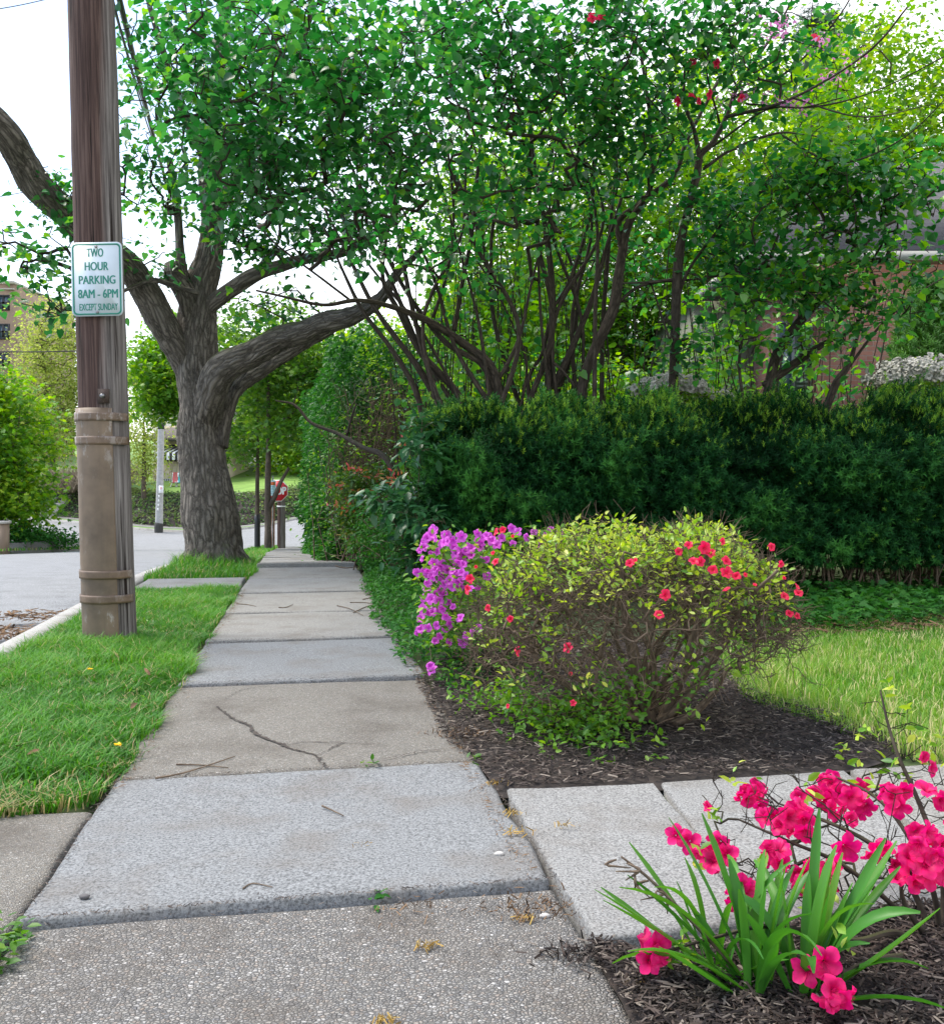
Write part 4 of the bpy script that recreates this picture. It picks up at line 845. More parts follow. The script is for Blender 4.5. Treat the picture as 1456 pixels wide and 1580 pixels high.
for k in range(12):
    b = mc + np.array([random.gauss(0, .05), random.gauss(0, .05), -.02]); t = extra[k * 9]; q = np.array([b, b * .5 + t * .5 + np.array([0, 0, -.05]), t]); tube(mb, q, [.011, .008, .004], 7, .05, lump=.15, seed=k); mb.build('stem', m_twig, ma, True); mb = MB(); st.append(densify(q, 8))
mb = MB(); tp, td, cn = branches(mb, np.vstack(st), np.vstack([extra, fp + (0, .02, -.01)]), .002, .38, .18, .008, 4); mb.build('twig_sprays', m_twig, ma, True)
mb = MB(); foliage(mb, tp, td, 8, .042, .04, OVAL, (.28, .2), .6, -.1); mb.build('foliage', m_aza, ma)
nfl = lambda: sum(c.name.startswith('flower') for c in ma.children)
for p in fp:
    put_flower('mag', p, nrm(np.array([-.35 + random.gauss(0, .3), -.9, .15 + random.gauss(0, .35)])), random.uniform(.044, .058), ma)
    for _ in range(2):
        put_flower('mag', p + rng.normal(size=3) * np.array([.035, .03, .03]), nrm(np.array([-.5 + random.gauss(0, .4), -.8, random.gauss(0, .4)])), random.uniform(.04, .056), ma) if nfl() < 99 else None

# front hot pink azalea
fa = empty('azalea_bush', 'nearly leafless azalea with large hot pink flowers beside the daffodil leaves', 'bush')
fc = P(1440, 1455, 2.08); fc[2] = .0
fl = [(1155, 1222, 2.3, 1.), (1098, 1244, 2.25, 'b'), (1283, 1208, 2.3, .9), (1268, 1235, 2.25, 1.1), (1228, 1250, 2.2, 1.1), (1240, 1262, 2.15, 1.), (1112, 1298, 2.1, 1.2), (1064, 1298, 2.15, 1.), (1132, 1362, 1.95, 1.2), (1128, 1385, 1.95, .9), (1198, 1258, 2.2, 1.), (1215, 1262, 2.15, 1.), (1300, 1303, 2.0, 1.2), (1285, 1198, 2.35, .9), (1372, 1228, 2.1, 1.1), (1386, 1242, 2.1, 1.), (1310, 1230, 2.2, 1.), (1335, 1240, 2.2, .9),
      (1358, 1304, 2., .9), (1412, 1282, 2.05, .9), (1405, 1352, 1.95, 1.), (1425, 1335, 1.9, 1.2), (1442, 1318, 1.9, 1.1), (1450, 1302, 1.95, 1.), (1448, 1232, 2.05, 1.1), (1420, 1168, 2.2, .8), (1432, 1185, 2.2, .8), (1180, 1312, 2.05, 1.1), (1250, 1345, 2.05, 1.), (1275, 1345, 2.05, .9), (1238, 1365, 2.0, .9), (1010, 1462, 1.85, 1.15), (1000, 1482, 1.84, .9), (1262, 1444, 1.9, .9), (1290, 1450, 1.95, .8), (1270, 1482, 1.74, 1.1), (1283, 1528, 1.7, 1.05), (1300, 1535, 1.7, 1.), (1280, 1548, 1.69, .8),
      (1100, 1330, 2.1, .9), (1200, 1330, 2.1, .9), (1330, 1250, 2.3, .8), (1170, 1240, 2.35, .8), (1165, 1215, 2.32, 1.), (1150, 1232, 2.28, .9), (1255, 1222, 2.25, 1.), (1275, 1252, 2.2, 1.1), (1295, 1225, 2.28, .9), (1240, 1280, 2.12, 1.), (1205, 1275, 2.16, 1.), (1320, 1215, 2.3, .9), (1310, 1265, 2.15, .9), (1095, 1312, 2.12, 1.), (1120, 1318, 2.08, 1.1), (1260, 1370, 2.05, .9), (1225, 1345, 2.06, .9), (1348, 1312, 2.02, .9), (1432, 1350, 1.92, 1.1), (1395, 1318, 2.0, .9), (1440, 1290, 2.0, 1.), (1360, 1222, 2.15, .9), (1460, 1350, 1.9, 1.1), (1480, 1270, 2., 1.1), (1500, 1240, 2.1, 1.)]
mb = MB(); st = []
mains = [[(1440, 1465, 2.08), (1380, 1400, 2.1), (1300, 1335, 2.12), (1220, 1300, 2.15), (1140, 1265, 2.2)], [(1445, 1460, 2.08), (1400, 1360, 2.1), (1340, 1300, 2.12), (1250, 1258, 2.2), (1200, 1240, 2.3)], [(1450, 1460, 2.08), (1440, 1380, 2.05), (1400, 1290, 2.1), (1350, 1230, 2.2), (1280, 1195, 2.3)], [(1455, 1460, 2.08), (1452, 1340, 2.1), (1418, 1240, 2.15), (1385, 1165, 2.2), (1368, 1110, 2.25), (1358, 1065, 2.28)],
         [(1436, 1468, 2.06), (1380, 1440, 2.0), (1320, 1452, 1.92), (1260, 1440, 1.88), (1180, 1430, 1.86), (1110, 1445, 1.85), (1030, 1468, 1.86)], [(1450, 1465, 2.06), (1480, 1380, 2.0), (1500, 1300, 2.05), (1490, 1230, 2.1)], [(1440, 1470, 2.06), (1400, 1475, 1.95), (1350, 1480, 1.85), (1300, 1500, 1.75)], [(1445, 1462, 2.08), (1410, 1420, 2.0), (1390, 1370, 1.97), (1420, 1330, 1.93)]]
for k, l in enumerate(mains):
    q = np.array([P(*p) for p in l]); tube(mb, q, np.linspace(.008, .0022, len(q)), 8, .02, lump=.2, seed=k); mb.build('stem', m_lbark, fa, True); mb = MB(); st.append(densify(q, 8))
fpos = np.array([P(x, y, d) for x, y, d, s in fl]); ex = np.vstack([np.array([P(random.uniform(1090, 1500), random.uniform(1200, 1400), random.uniform(2., 2.4)) for _ in range(150)]), np.array([P(random.gauss(1385, 40), random.uniform(1060, 1240), random.uniform(2.15, 2.4)) for _ in range(34)]), fpos + np.array([.01, .02, -.012])])
ex[:, 2] = np.maximum(ex[:, 2], .02)
mb = MB(); tp, td, cn = branches(mb, np.vstack(st), ex, .0011, .4, .2, .005, 5)
n = 420; i = rng.integers(0, len(tp), n); B = tp[i] + nrm(td[i] + rdir(n) * .8) * (.02 + .03 * rng.random((n, 1))); twigs(mb, tp[i], (tp[i] + B) / 2, B, .0012, .0008, rng.random(n), 4); mb.build('twig_sprays', m_lbark, fa, True)
mb = MB(); lp = np.vstack([P(x, y, d) + rng.normal(size=(7, 3)) * .016 for x, y, d in [(1140, 1205, 2.3), (1245, 1225, 2.2), (1110, 1262, 2.2), (1380, 1185, 2.2), (1440, 1135, 2.25), (1400, 1120, 2.25), (1340, 1130, 2.3), (1040, 1452, 1.86), (1050, 1470, 1.86), (1080, 1330, 2.1), (1255, 1395, 1.95), (1295, 1470, 1.75), (1430, 1150, 2.2), (1370, 1060, 2.3), (1395, 1205, 2.2), (1310, 1180, 2.3), (1270, 1390, 1.95), (1180, 1340, 2.0), (1450, 1180, 2.15), (1340, 1215, 2.25), (1030, 1460, 1.87)]])
inst(mb, OVAL, lp, leafR(len(lp), .6, -.3), .03 * (.6 + .7 * rng.random(len(lp))), np.clip(rng.normal(.5, .25, len(lp)), 0, 1)); mb.build('foliage', m_aza, fa)
for p, (x, y, d, s) in zip(fpos, fl):
    f = nrm(np.array([random.gauss(-.1, .35), -.95, random.gauss(.15, .35)]))
    if s == 'b': put_flower('pink', p, (-.9, -.4, .1), .055, fa, 4)
    else:
        put_flower('pink', p, f, .052 * s, fa)
        if s >= .9 and random.random() < .75: put_flower('pink', p + np.array([random.choice((-1, 1)) * random.uniform(.02, .034), .008, random.uniform(-.024, .026)]), nrm(f + rng.normal(0, .45, 3)), .047 * s, fa)

# daffodil leaves -----------------------------------------------------
def strap_leaf(mb, base, lean, L, w, bendk, tint, az_, fold=.25):
    n = 12; t = np.linspace(0, 1, n); el = math.pi / 2 - lean - bendk * t ** 1.8; ds = L / (n - 1)
    hx = np.concatenate([[0], np.cumsum(np.cos(el[:-1]) * ds)]); hz = np.concatenate([[0], np.cumsum(np.sin(el[:-1]) * ds)])
    c = np.stack([hx * math.cos(az_), hx * math.sin(az_), hz], -1) + base; c[:, 2] = np.maximum(c[:, 2], .008)
    s = np.array([-math.sin(az_), math.cos(az_), 0]); ww = w * np.minimum(1, (1.02 - t) * 5) ** .6 * (.75 + .25 * np.sin(t * 3.1))
    up = np.stack([-np.sin(el) * math.cos(az_), -np.sin(el) * math.sin(az_), np.cos(el)], -1); tw = random.gauss(0, .5) * t[:, None]
    S = s * np.cos(tw) + up * np.sin(tw); U = up * np.cos(tw) - s * np.sin(tw)
    V = np.stack([c - S * ww[:, None] / 2 + U * (ww * fold)[:, None], c, c + S * ww[:, None] / 2 + U * (ww * fold)[:, None]], 1).reshape(-1, 3)
    k = np.arange(n - 1)[:, None] * 3; mb.add(V, np.vstack([k + np.array([[0, 1, 4, 3]]), k + np.array([[1, 2, 5, 4]])]), np.repeat(np.clip(tint + .12 * t, 0, 1), 3))
def clump(name, label, px, py, n, L, w, spread=.03, tintm=.35, grp='strap leaved clumps', lean=.5, bendk=.7, extra=()):
    b0 = G(px, py); b0[2] = float(zg(b0[0], b0[1])) - .01; mb = MB()
    for k in range(n):
        a = random.uniform(0, 6.283); r = spread * math.sqrt(random.random())
        strap_leaf(mb, b0 + np.array([r * math.cos(a), r * math.sin(a), 0]), abs(random.gauss(0, lean * .6)) + .05, L * random.uniform(.65, 1.1), w * random.uniform(.75, 1.2), max(0, random.gauss(bendk * .5, bendk * .6)) + (1.3 if random.random() < .3 else 0), tintm + random.gauss(0, .15), a)
    for (az_, ln, LL, bk) in extra: strap_leaf(mb, b0 + np.array([random.gauss(0, .01), random.gauss(0, .01), 0]), ln, LL, w, bk, tintm + random.gauss(0, .1), az_)
    return tag(mb.build(name, m_strap, None, True), label, 'plant', grp)
pi = math.pi
clump('daffodil_clump', 'left clump of thick daffodil leaves beside the pink azalea', 1160, 1532, 19, .29, .021, .034, .32, lean=.75, bendk=.5, extra=[(pi, .75, .34, .15), (pi * .97, .95, .36, .1), (pi * 1.03, .6, .36, .9), (pi * .9, .4, .38, .2), (pi * 1.05, .9, .3, .8), (2.6, .3, .36, .1), (pi * .95, 1.05, .34, .05)])
clump('daffodil_clump', 'right clump of thick daffodil leaves beside the pink azalea', 1238, 1540, 17, .28, .021, .032, .32, lean=.7, bendk=.45, extra=[(0, .6, .32, .0), (.2, .75, .34, .05), (.1, .5, .36, .0), (-.1, .95, .32, -.2), (1., .3, .36, .1), (.3, .65, .37, 0)])
clump('daffodil_clump', 'small third clump of daffodil leaves left of the pair', 1105, 1500, 9, .28, .015, .022, .3, lean=.6, bendk=.5, extra=[(pi, .9, .3, .0), (pi * .9, .6, .32, 0.1)])
clump('daylily_clump', 'bright arching daylily clump at the foot of the ivy hedge', 540, 852, 46, .5, .02, .1, .6, lean=.9, bendk=1.5)
clump('daylily_clump', 'upright daylily shoots by the pavement before the ivy bed', 596, 884, 14, .45, .022, .07, .6, lean=.6, bendk=.9)
b0 = P(975, 1375, 1.85); mb = MB(); e0 = P(1040, 1400, 1.85)
tube(mb, [P(1130, 1490, 1.85), P(1060, 1415, 1.85), P(1000, 1355, 1.85), P(958, 1322, 1.85)], [.004, .0035, .003, .002], 6, .02)
for k in range(9):
    a = P(958 + k * 9, 1324 + k * 8, 1.85); a = a + rng.normal(0, .004, 3); dz = random.uniform(.008, .035); tube(mb, [a, a + (random.gauss(0, .014), random.gauss(0, .01), -dz * .4), a + (random.gauss(0, .02), random.gauss(0, .01), -dz)], [.002, .0035, .001], 5, .01)
tag(mb.build('dead_flower_stalk', m_twig, None, True), 'brown withered flower stalk leaning left from the daffodil clump', 'stalk')

# ------------------------------------------------------------------ ground covers
def cover(name, outline, n, label, size, hmax, tmpl=OVAL, mat=None, tint=(.45, .22), hfun=None):
    q = scatter(outline, n); hh = hmax * (rng.random(n) ** .7) * (1 + .4 * fbm(q[:, 0] * 4, q[:, 1] * 4, 3.))
    if hfun is not None: hh = hh * hfun(q)
    mb = MB(); inst(mb, tmpl, np.c_[q, zg(q[:, 0], q[:, 1]) + np.maximum(.01, hh)], leafR(n, 1., .1), size * (.6 + .7 * rng.random(n)), np.clip(rng.normal(*tint, n), 0, 1))
    return tag(mb.build(name, mat or m_ivy), label, 'ground cover', None, 'stuff')
cover('ground_cover', uvpoly([(.5, 5.0), (.85, 4.95), (1.3, 5.4), (1.5, 7), (1.5, 11.5), (.62, 11.8), (.62, 10), (.5, 9), (.55, 8), (.46, 7), (.52, 6)]), 15000, 'glossy green vinca mat spilling over the pavement edge', .042, .2, hfun=lambda q: sm(.35, .75, q[:, 0] * ca + q[:, 1] * sa) * .9 + .12)
cover('ivy', world_outline([(1160, 1000), (1200, 978), (1300, 980), (1456, 965), (1900, 968), (1900, 918), (1456, 912), (1100, 905), (1000, 940)]), 9000, 'dark ivy carpet between lawn and yew hedge', .06, .14, MAPLE)
chips(world_outline([(1200, 985), (1456, 975), (1456, 955), (1200, 962)]), 500, 'dead leaves along the lawn edge below the ivy', .07, .05, m_litter, 'leaf_litter')
cover('weeds', world_outline([(660, 1050), (720, 1020), (760, 1050), (700, 1085)]), 260, 'small green weeds at the pavement edge', .03, .05)
cover('weeds', world_outline([(-60, 1445), (20, 1432), (40, 1428), (48, 1450), (10, 1500), (-60, 1540)]), 160, 'broad weeds in the corner of the apron', .03, .05, mat=m_mid)

# shrubs between pavement and hedge ----------------------------------
def shrub(name, label, base, blobs, per, size, spread, tmpl, mat, tint, grp=None, nst=8, rr=.008, cat='shrub', up=.8, droop=.3, tw=.002):
    o = empty(name, label, cat, grp); b = np.array(base, float); cl = blob_pts(blobs); mb = MB(); st = []
    for k in range(nst):
        t = cl[random.randrange(len(cl))]; bb = b + np.array([random.gauss(0, .06), random.gauss(0, .06), -.03]); q = np.array([bb, bb * .55 + t * .45 + np.array([0, 0, .1]), t]); tube(mb, q, [rr, rr * .7, rr * .35], 7, .08, lump=.15, seed=k); mb.build('stem', m_twig, o, True); mb = MB(); st.append(densify(q, 7))
    mb = MB(); tp, td, cn = branches(mb, np.vstack(st), cl, tw, .38, .15, rr, 4); mb.build('branch_sprays', m_twig, o, True)
    mb = MB(); foliage(mb, tp, td, per, size, spread, tmpl, tint, up, droop); mb.build('foliage', mat, o); return o
pz = lambda px, py, d: np.array([(px - CX) / F * d, d, float(zg((px - CX) / F * d, d))])
shrub('pieris_bush', 'pieris shrub with coral red new leaves beside the pavement', pz(556, 0, 11.2), [(545, 745, 11.2, .28, .35, .15, 70), (560, 790, 11, .3, .35, .25, 80), (590, 730, 11, .25, .3, .12, 40), (535, 800, 11.2, .18, .3, .15, 40), (560, 830, 11, .25, .3, .2, 50)], 9, .075, .06, OVAL, m_pieris, (.28, .2))
for grp_, pts_ in (('r', [(545, 722), (552, 727), (540, 728), (572, 735), (580, 738), (522, 750), (524, 782), (530, 790), (535, 780), (560, 760), (600, 745), (605, 738), (625, 710), (632, 680), (628, 688), (615, 728)]),):
    mb = MB(); q = np.vstack([P(x, y, 10.9 - .8 * (x > 590)) + rng.normal(size=(8, 3)) * np.array([.05, .05, .025]) for x, y in pts_]); inst(mb, OVAL, q, leafR(len(q), .4, -.5), .07 * (.6 + .6 * rng.random(len(q))), np.clip(rng.normal(.9, .12, len(q)), 0, 1))
    pie = [o for o in COL.objects if o.name.startswith('pieris_bush')][0]; mb.build('red_leaves', m_pieris, pie)
shrub('broadleaf_shrub', 'broad leaved shrub with large blue green leaves left of the hedge', pz(640, 0, 8.4), [(600, 770, 8.2, .2, .2, .08, 14), (640, 800, 7.9, .25, .2, .08, 16), (620, 760, 8.2, .2, .25, .1, 12), (660, 690, 8, .18, .2, .15, 14), (650, 650, 8.2, .2, .2, .12, 10), (680, 810, 7.8, .15, .15, .06, 8), (610, 790, 8.3, .2, .2, .08, 10), (640, 850, 8.2, .25, .25, .15, 16)], 7, .13, .08, OVAL, m_broad, (.5, .25), up=1.1)
shrub('dark_shrub', 'dark small leaved shrub filling the gap below the broad leaves', pz(620, 0, 9.2), [(600, 800, 9.4, .35, .4, .3, 120), (630, 830, 9, .35, .4, .3, 120), (585, 840, 9.8, .3, .4, .2, 70), (650, 780, 8.8, .25, .3, .35, 90)], 14, .045, .08, OVAL, m_ivy, (.45, .25))

# ivy clad tall hedge and thicket along the pavement
ih = empty('ivy_hedge', 'tall ivy covered hedge along the far right edge of the pavement', 'hedge')
def wallpts(n, px0, px1, d0, d1, z0, z1, back=.9):
    t = rng.random(n); d = d0 + (d1 - d0) * t; x = ((px0 + (px1 - px0) * t) - CX) / F * d; z = z0 + (z1 - z0) * rng.random(n)
    x = x + .22 * fbm(d * 1.3, z * 1.3, 4., 3) + rng.random(n) ** 2 * .35; return np.c_[x, d, z + zg(x, d)]
q = np.vstack([wallpts(16000, 520, 468, 13.5, 22, 0, 3.4), wallpts(3500, 520, 472, 13.5, 16, 0, 1.)]); f_ = rng.random(5000)
q2 = np.c_[(520 - CX) / F * 13.5 + f_ * 1.6, 13.5 + .25 * fbm(f_ * 6, rng.random(5000) * 0, 1.) + rng.random(5000) * .3, rng.random(5000) * 3.3 - .1]
f_, g_ = rng.random(5000), rng.random(5000); q3 = np.c_[((520 - 50 * f_) - CX) / F * (13.5 + 8.5 * f_) + g_ * 1.7, 13.5 + 8.5 * f_, 3.0 + .5 * fbm(f_ * 9, g_ * 3, 2.) + .25 * rng.random(5000) + zg(0 * f_ - 2, 13.5 + 8.5 * f_)]
q = np.vstack([q, q2, q3]); mb = MB(); inst(mb, OVAL, q, leafR(len(q), .5, .5, np.array([[-.5, -.4, 0]])), .085 * (.6 + .7 * rng.random(len(q))), np.clip(rng.normal(.4, .22, len(q)), 0, 1)); mb.build('foliage', m_ivy, ih)
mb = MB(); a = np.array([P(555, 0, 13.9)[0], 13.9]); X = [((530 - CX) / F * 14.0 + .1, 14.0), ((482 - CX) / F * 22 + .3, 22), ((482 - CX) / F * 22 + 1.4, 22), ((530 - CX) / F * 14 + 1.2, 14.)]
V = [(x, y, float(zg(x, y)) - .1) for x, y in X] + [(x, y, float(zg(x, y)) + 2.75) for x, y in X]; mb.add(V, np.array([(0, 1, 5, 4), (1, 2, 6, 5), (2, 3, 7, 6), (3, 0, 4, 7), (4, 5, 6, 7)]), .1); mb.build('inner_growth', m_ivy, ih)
n = 900; q0 = np.c_[P(560, 0, 13.2)[0] + rng.normal(0, .5, n), 13 + rng.random(n) * 1.2, rng.random(n) * 2.6]
th = empty('bare_thicket', 'grey brown thicket of thin stems beside the ivy hedge', 'thicket')
n = 420
A = np.c_[P(606, 0, 13)[0] + rng.normal(0, .38, n), 12.6 + rng.random(n) * 1.6, np.zeros(n) - .05]; B = A + np.c_[rng.normal(.15, .35, n), rng.normal(0, .3, n), 1.2 + 1.4 * rng.random(n)]
mb = MB(); twigs(mb, A, (A + B) / 2 + rng.normal(0, .15, (n, 3)), B, .01, .004, rng.random(n), 4); i = rng.integers(0, n, 3000); tt = rng.random((3000, 1)); A2 = A[i] * (1 - tt) + B[i] * tt; B2 = A2 + rdir(3000) * .5 + (0, 0, .2); twigs(mb, A2, (A2 + B2) / 2, B2, .005, .002, rng.random(3000), 3); mb.build('stem_sprays', m_twig, th, True)
mb = MB(); i = rng.integers(0, 3000, 9000); q = B2[i] + rng.normal(0, .22, (9000, 3)); inst(mb, OVAL, q, leafR(9000), .06 * (.6 + .7 * rng.random(9000)), np.clip(rng.normal(.6, .25, 9000), 0, 1)); mb.build('foliage', m_mid, th)
mb = MB(); q, r = pxl([(612, 790, 9, 10.5), (606, 730, 9, 10.6), (590, 702, 9, 10.8), (560, 690, 7, 11.2), (520, 668, 6, 11.8), (480, 652, 5, 12.2), (455, 625, 4, 12.4), (425, 618, 2, 12.6)], 11); tube(mb, q, r, 10, .06, lump=.15); q, r = pxl([(535, 672, 4, 11.7), (542, 645, 4, 11.7), (550, 622, 2, 11.7)], 11); tube(mb, q, r, 8, .06)
mb.build('arching_branch', m_lbark, th, True)

# ------------------------------------------------------------------ background trees
def far_tree(name, label, base, h, cr, blobs, per, leaf, spread, tmpl, mat, tint, tr=.18, grp='background trees', bark=None, lean=0):
    """blobs: (dx, dy, z, rx, ry, rz, n) relative to the foot of the tree"""
    o = empty(name, label, 'tree', grp, None, tuple(base)); mb = MB()
    q = np.array([(0, 0, -.2), (lean * .2, 0, h * .25), (lean * .6, .05, h * .5), (lean, 0, h * .8)]); tube(mb, q, [tr * 1.25, tr, tr * .75, tr * .3], 14, .25, ridge=tr * .1, lump=.15, seed=h)
    att = [densify(q[1:], 6)]
    cl = []
    for dx, dy, z, rx, ry, rz, n in blobs: cl.append(np.array([dx, dy, z]) + rdir(n) * (rng.random((n, 1)) ** .36) * np.array([rx, ry, rz]))
    cl = np.vstack(cl); mb.build('trunk', bark or m_ftwig, o, True)
    mb = MB(); tp, td, cn = branches(mb, np.vstack(att), cl, tr * .055, .42, .12, tr * .5, 4); mb.build('branch_sprays', bark or m_ftwig, o, True)
    mb = MB(); foliage(mb, tp, td, per, leaf, spread, tmpl, tint, .7, .25); mb.build('crown', mat, o); return o
def base_at(px, d): x = (px - CX) / F * d; return np.array([x, d, float(zg(x, d))])
# garden background, right
far_tree('background_tree', 'bright yellow green tree towering beyond the roof of the brick house', base_at(1400, 24), 11, 4, [(-1, 0, 9.5, 3.2, 3, 3.6, 190), (1.5, 0, 7, 3, 2.5, 2.5, 90), (-3.2, 0, 7, 2, 2, 2.4, 80)], 90, .18, .48, FOLD, m_yg, (.45, .32))
far_tree('background_tree', 'yellow green tree behind the middle of the small trees', base_at(1150, 21), 10, 4, [(0, 0, 8, 2.8, 2.5, 3.2, 150), (-2, 0, 5, 2.2, 2, 2, 80), (1.5, 0, 4.6, 2, 2, 1.8, 70)], 80, .16, .45, FOLD, m_yg, (.45, .32))
far_tree('background_tree', 'green tree behind the forking dark trunk', base_at(960, 19), 9, 4, [(0, 0, 7, 2.6, 2.4, 2.6, 130), (-1.5, 0, 4, 2, 2, 1.8, 80), (1.2, 0, 3.2, 1.8, 1.8, 1.5, 70)], 80, .14, .45, FOLD, m_yg, (.3, .3))
far_tree('background_tree', 'fresh green tree behind the slim stems near the pavement', base_at(800, 20), 9, 4, [(.6, 0, 7.2, 1.8, 2.2, 2.2, 90), (.3, 0, 3.8, 2., 2, 1.6, 90), (-.6, 0, 2.2, 1.8, 1.5, 1.2, 60)], 75, .14, .45, FOLD, m_yg, (.4, .32))
for px, d, h, t, m, lab in ((720, 13.2, 2.6, .65, m_yg, 'leafy yellow green shrub behind the left end of the hedge'), (840, 13.8, 2.9, .7, m_yg, 'sunlit yellow green shrub behind the slim stems'), (960, 13.4, 2.8, .5, m_yg, 'fresh green shrub behind the forking trunk'), (1075, 13.4, 3.2, .55, m_mid, 'green shrub left of the brick house corner')):
    b = base_at(px, d); shrub('garden_shrub', lab, b, [(px, HOR - (h * .62 - H) / d * F, d, .95, .8, h * .42, 170), (px + 15, HOR - (h * .3 - H) / d * F, d, .9, .8, h * .3, 80)], 16, .085, .13, HEART, m, (t, .3), 'shrubs behind the hedge', 9, .02, tw=.003)
far_tree('background_tree', 'soft green tree filling the gap behind the leaning stems', base_at(735, 17), 7.5, 3, [(0, 0, 6.3, 1.2, 1.2, 1.2, 70), (.2, 0, 4.4, 1.1, 1.2, 1.2, 80), (.1, 0, 2.6, 1., 1, .9, 50)], 50, .12, .3, FOLD, m_yg, (.4, .3), .1)
far_tree('dark_conifer', 'dark narrow conifer rising between the yellow green trees', base_at(1270, 28), 15, 2, [(0, 0, 3 + k * 1.15, 1.9 - k * .15, 1.9 - k * .15, .8, 34) for k in range(11)], 50, .3, .28, SPRIG, m_dcon, (.4, .3), .22)
wb = MB(); nw = 90000                             # far-off wood closing the view
xw = rng.uniform(-15, 34, nw); hw = 9.5 + 3 * fbm(xw * .16, 2., 0) + 2.2 * fbm(xw * .6, 5., 0); zw = hw * rng.random(nw) ** .8; yw = 36 + rng.uniform(0, 4, nw) + 1.2 * fbm(xw * .4, zw * .4, 1.) - xw * .1
keepw = (rng.random(nw) < .7 + .4 * fbm(xw * .5, zw * .6, 7.)) & (xw > -4 - .0 * zw)
ww_ = np.c_[xw, yw, zw - .3][keepw]; inst(wb, FOLD, ww_, leafR(len(ww_), .6, .3), .34 * (.6 + .7 * rng.random(len(ww_))), np.clip(.5 + .4 * fbm(ww_[:, 0] * .5, ww_[:, 2] * .5, 3.) + rng.normal(0, .15, len(ww_)), 0, 1))
tag(wb.build('woods', m_yg), 'distant wood of young yellow green leaves behind the gardens', 'woods', None, 'stuff')

# young street trees by the stop sign
far_tree('young_tree', 'young street tree with slim trunk and black guard', base_at(397, 27), 6.2, 2, [(0, 0, 4.6, 1.5, 1.5, 1.2, 60), (-.6, 0, 3.2, .9, 1, .6, 24), (.6, 0, 5.6, 1.6, 1.5, 1, 50)], 34, .15, .26, MAPLE, m_mid, (.5, .3), .06, 'young street trees')
far_tree('young_tree', 'forked young street tree in front of the stop sign', base_at(413.5, 25), 6.4, 2, [(.3, 0, 4.6, 1.4, 1.4, 1.2, 60), (.6, 0, 3.2, .8, 1, .5, 24), (0, 0, 5.8, 1.9, 1.5, 1.1, 60), (1.4, .4, 5.2, 1, 1, 1.2, 36)], 34, .15, .26, MAPLE, m_mid, (.55, .3), .085, 'young street trees')
yt = [o for o in COL.objects if o.name.startswith('young_tree') and o.parent is None]
g0 = yt[0]; mb = MB(); tube(mb, [(0, 0, -.1), (0, 0, 1.02)], [.085, .085], 14, .2); mb.build('guard', plain('black_plastic', (.012, .012, .014), .5), g0, True)
q, r = pxl([(415, 782, 9, 25), (424, 766, 8, 25), (433, 744, 6, 25), (446, 722, 4, 25)], 25); mb = MB(); tube(mb, q - np.array(yt[1].location), r, 10, .1); mb.build('limb', m_ftwig, yt[1], True)

# stop sign on its post, bus notice, copper-brown post
def post_base(px, d): return base_at(px, d)
m_stop = plain('stop_red', (.6, .012, .035), .4, var=.06, scale=5); m_whitep = plain('white_paint', (.75, .76, .77), .5, var=.05)
d = 29.5; b = base_at(434, d); st = empty('stop_sign', 'red octagonal stop sign half hidden behind the forked young tree', 'sign', loc=tuple(b))
kx = d / F; zc = (HOR - 757) * kx + H - b[2]; R_ = 16.6 * kx
octa = [(R_ / math.cos(pi / 8) * math.cos(pi / 8 + k * pi / 4) - 4.5 * kx, R_ / math.cos(pi / 8) * math.sin(pi / 8 + k * pi / 4) + zc) for k in range(8)]
mb = MB(); plate(mb, octa, -.19, -.186); mb.build('plate', m_whitep, st)
ins = [((x + 4.5 * kx) * .93 - 4.5 * kx, (z - zc) * .93 + zc) for x, z in octa]; mb = MB(); plate(mb, ins, -.193, -.1905); mb.build('red_face', m_stop, st)
text_obj([('STOP', -4.5 * kx, zc, 12 * kx, 27 * kx)], m_whitep, st, y=-.196, bold=.06)
op = empty('wooden_post', 'grey weathered wooden post carrying the stop sign', 'post', loc=tuple(base_at(434, d)))
mb = MB(); tube(mb, [(0, 0, -.2), (0, 0, zc + .25)], [.135, .12], 20, .1, ridge=.012, lump=.04); mb.build('shaft', m_wood, op, True); mb = MB(); tube(mb, [(0, 0, 1.32), (0, 0, 1.36)], [.14, .14], 20, .1); mb.build('band', m_whitep, op, True)
b = base_at(421.5, 27.6); mb = MB(); tube(mb, [b + (0, 0, -.2), b + (0, 0, 1.9)], [.045, .045], 12, .2); tag(mb.build('rusty_post', plain('rust_brown', (.3, .12, .07), .8, scale=8, var=.35), None, True), 'thin rust brown post between young tree and wooden post', 'post')
b = base_at(418.5, 26); nb = empty('notice_sign', 'pale blue notice with an orange top panel beside the stop sign', 'sign', loc=tuple(P(420.5, 753, 26))); k = 26 / F
mb = MB(); plate(mb, rrect(10 * k, 24 * k, 1.5 * k), 0, .004); mb.build('plate', plain('pale_blue', (.5, .72, .76), .5, var=.05), nb)
mb = MB(); plate(mb, [(-3.6 * k, 4.5 * k), (3.9 * k, 4.5 * k), (4 * k, 9.5 * k), (-3.8 * k, 9.5 * k)], -.003, -.0005); mb.build('orange_panel', plain('orange', (.6, .14, .03), .5), nb)
mb = MB()
for i in range(5): mb.box((-3 * k, -.002, (2 - i * 2.6) * k), ((2.6 - i % 2) * k, -.0005, (2.9 - i * 2.6) * k))
mb.build('print', plain('print_teal', (.2, .42, .46), .5), nb)
mb = MB(); tube(mb, [(0, .04, -2.4), (0, .04, .35)], [.02, .02], 8, .3); mb.build('post', m_steel, nb, True)

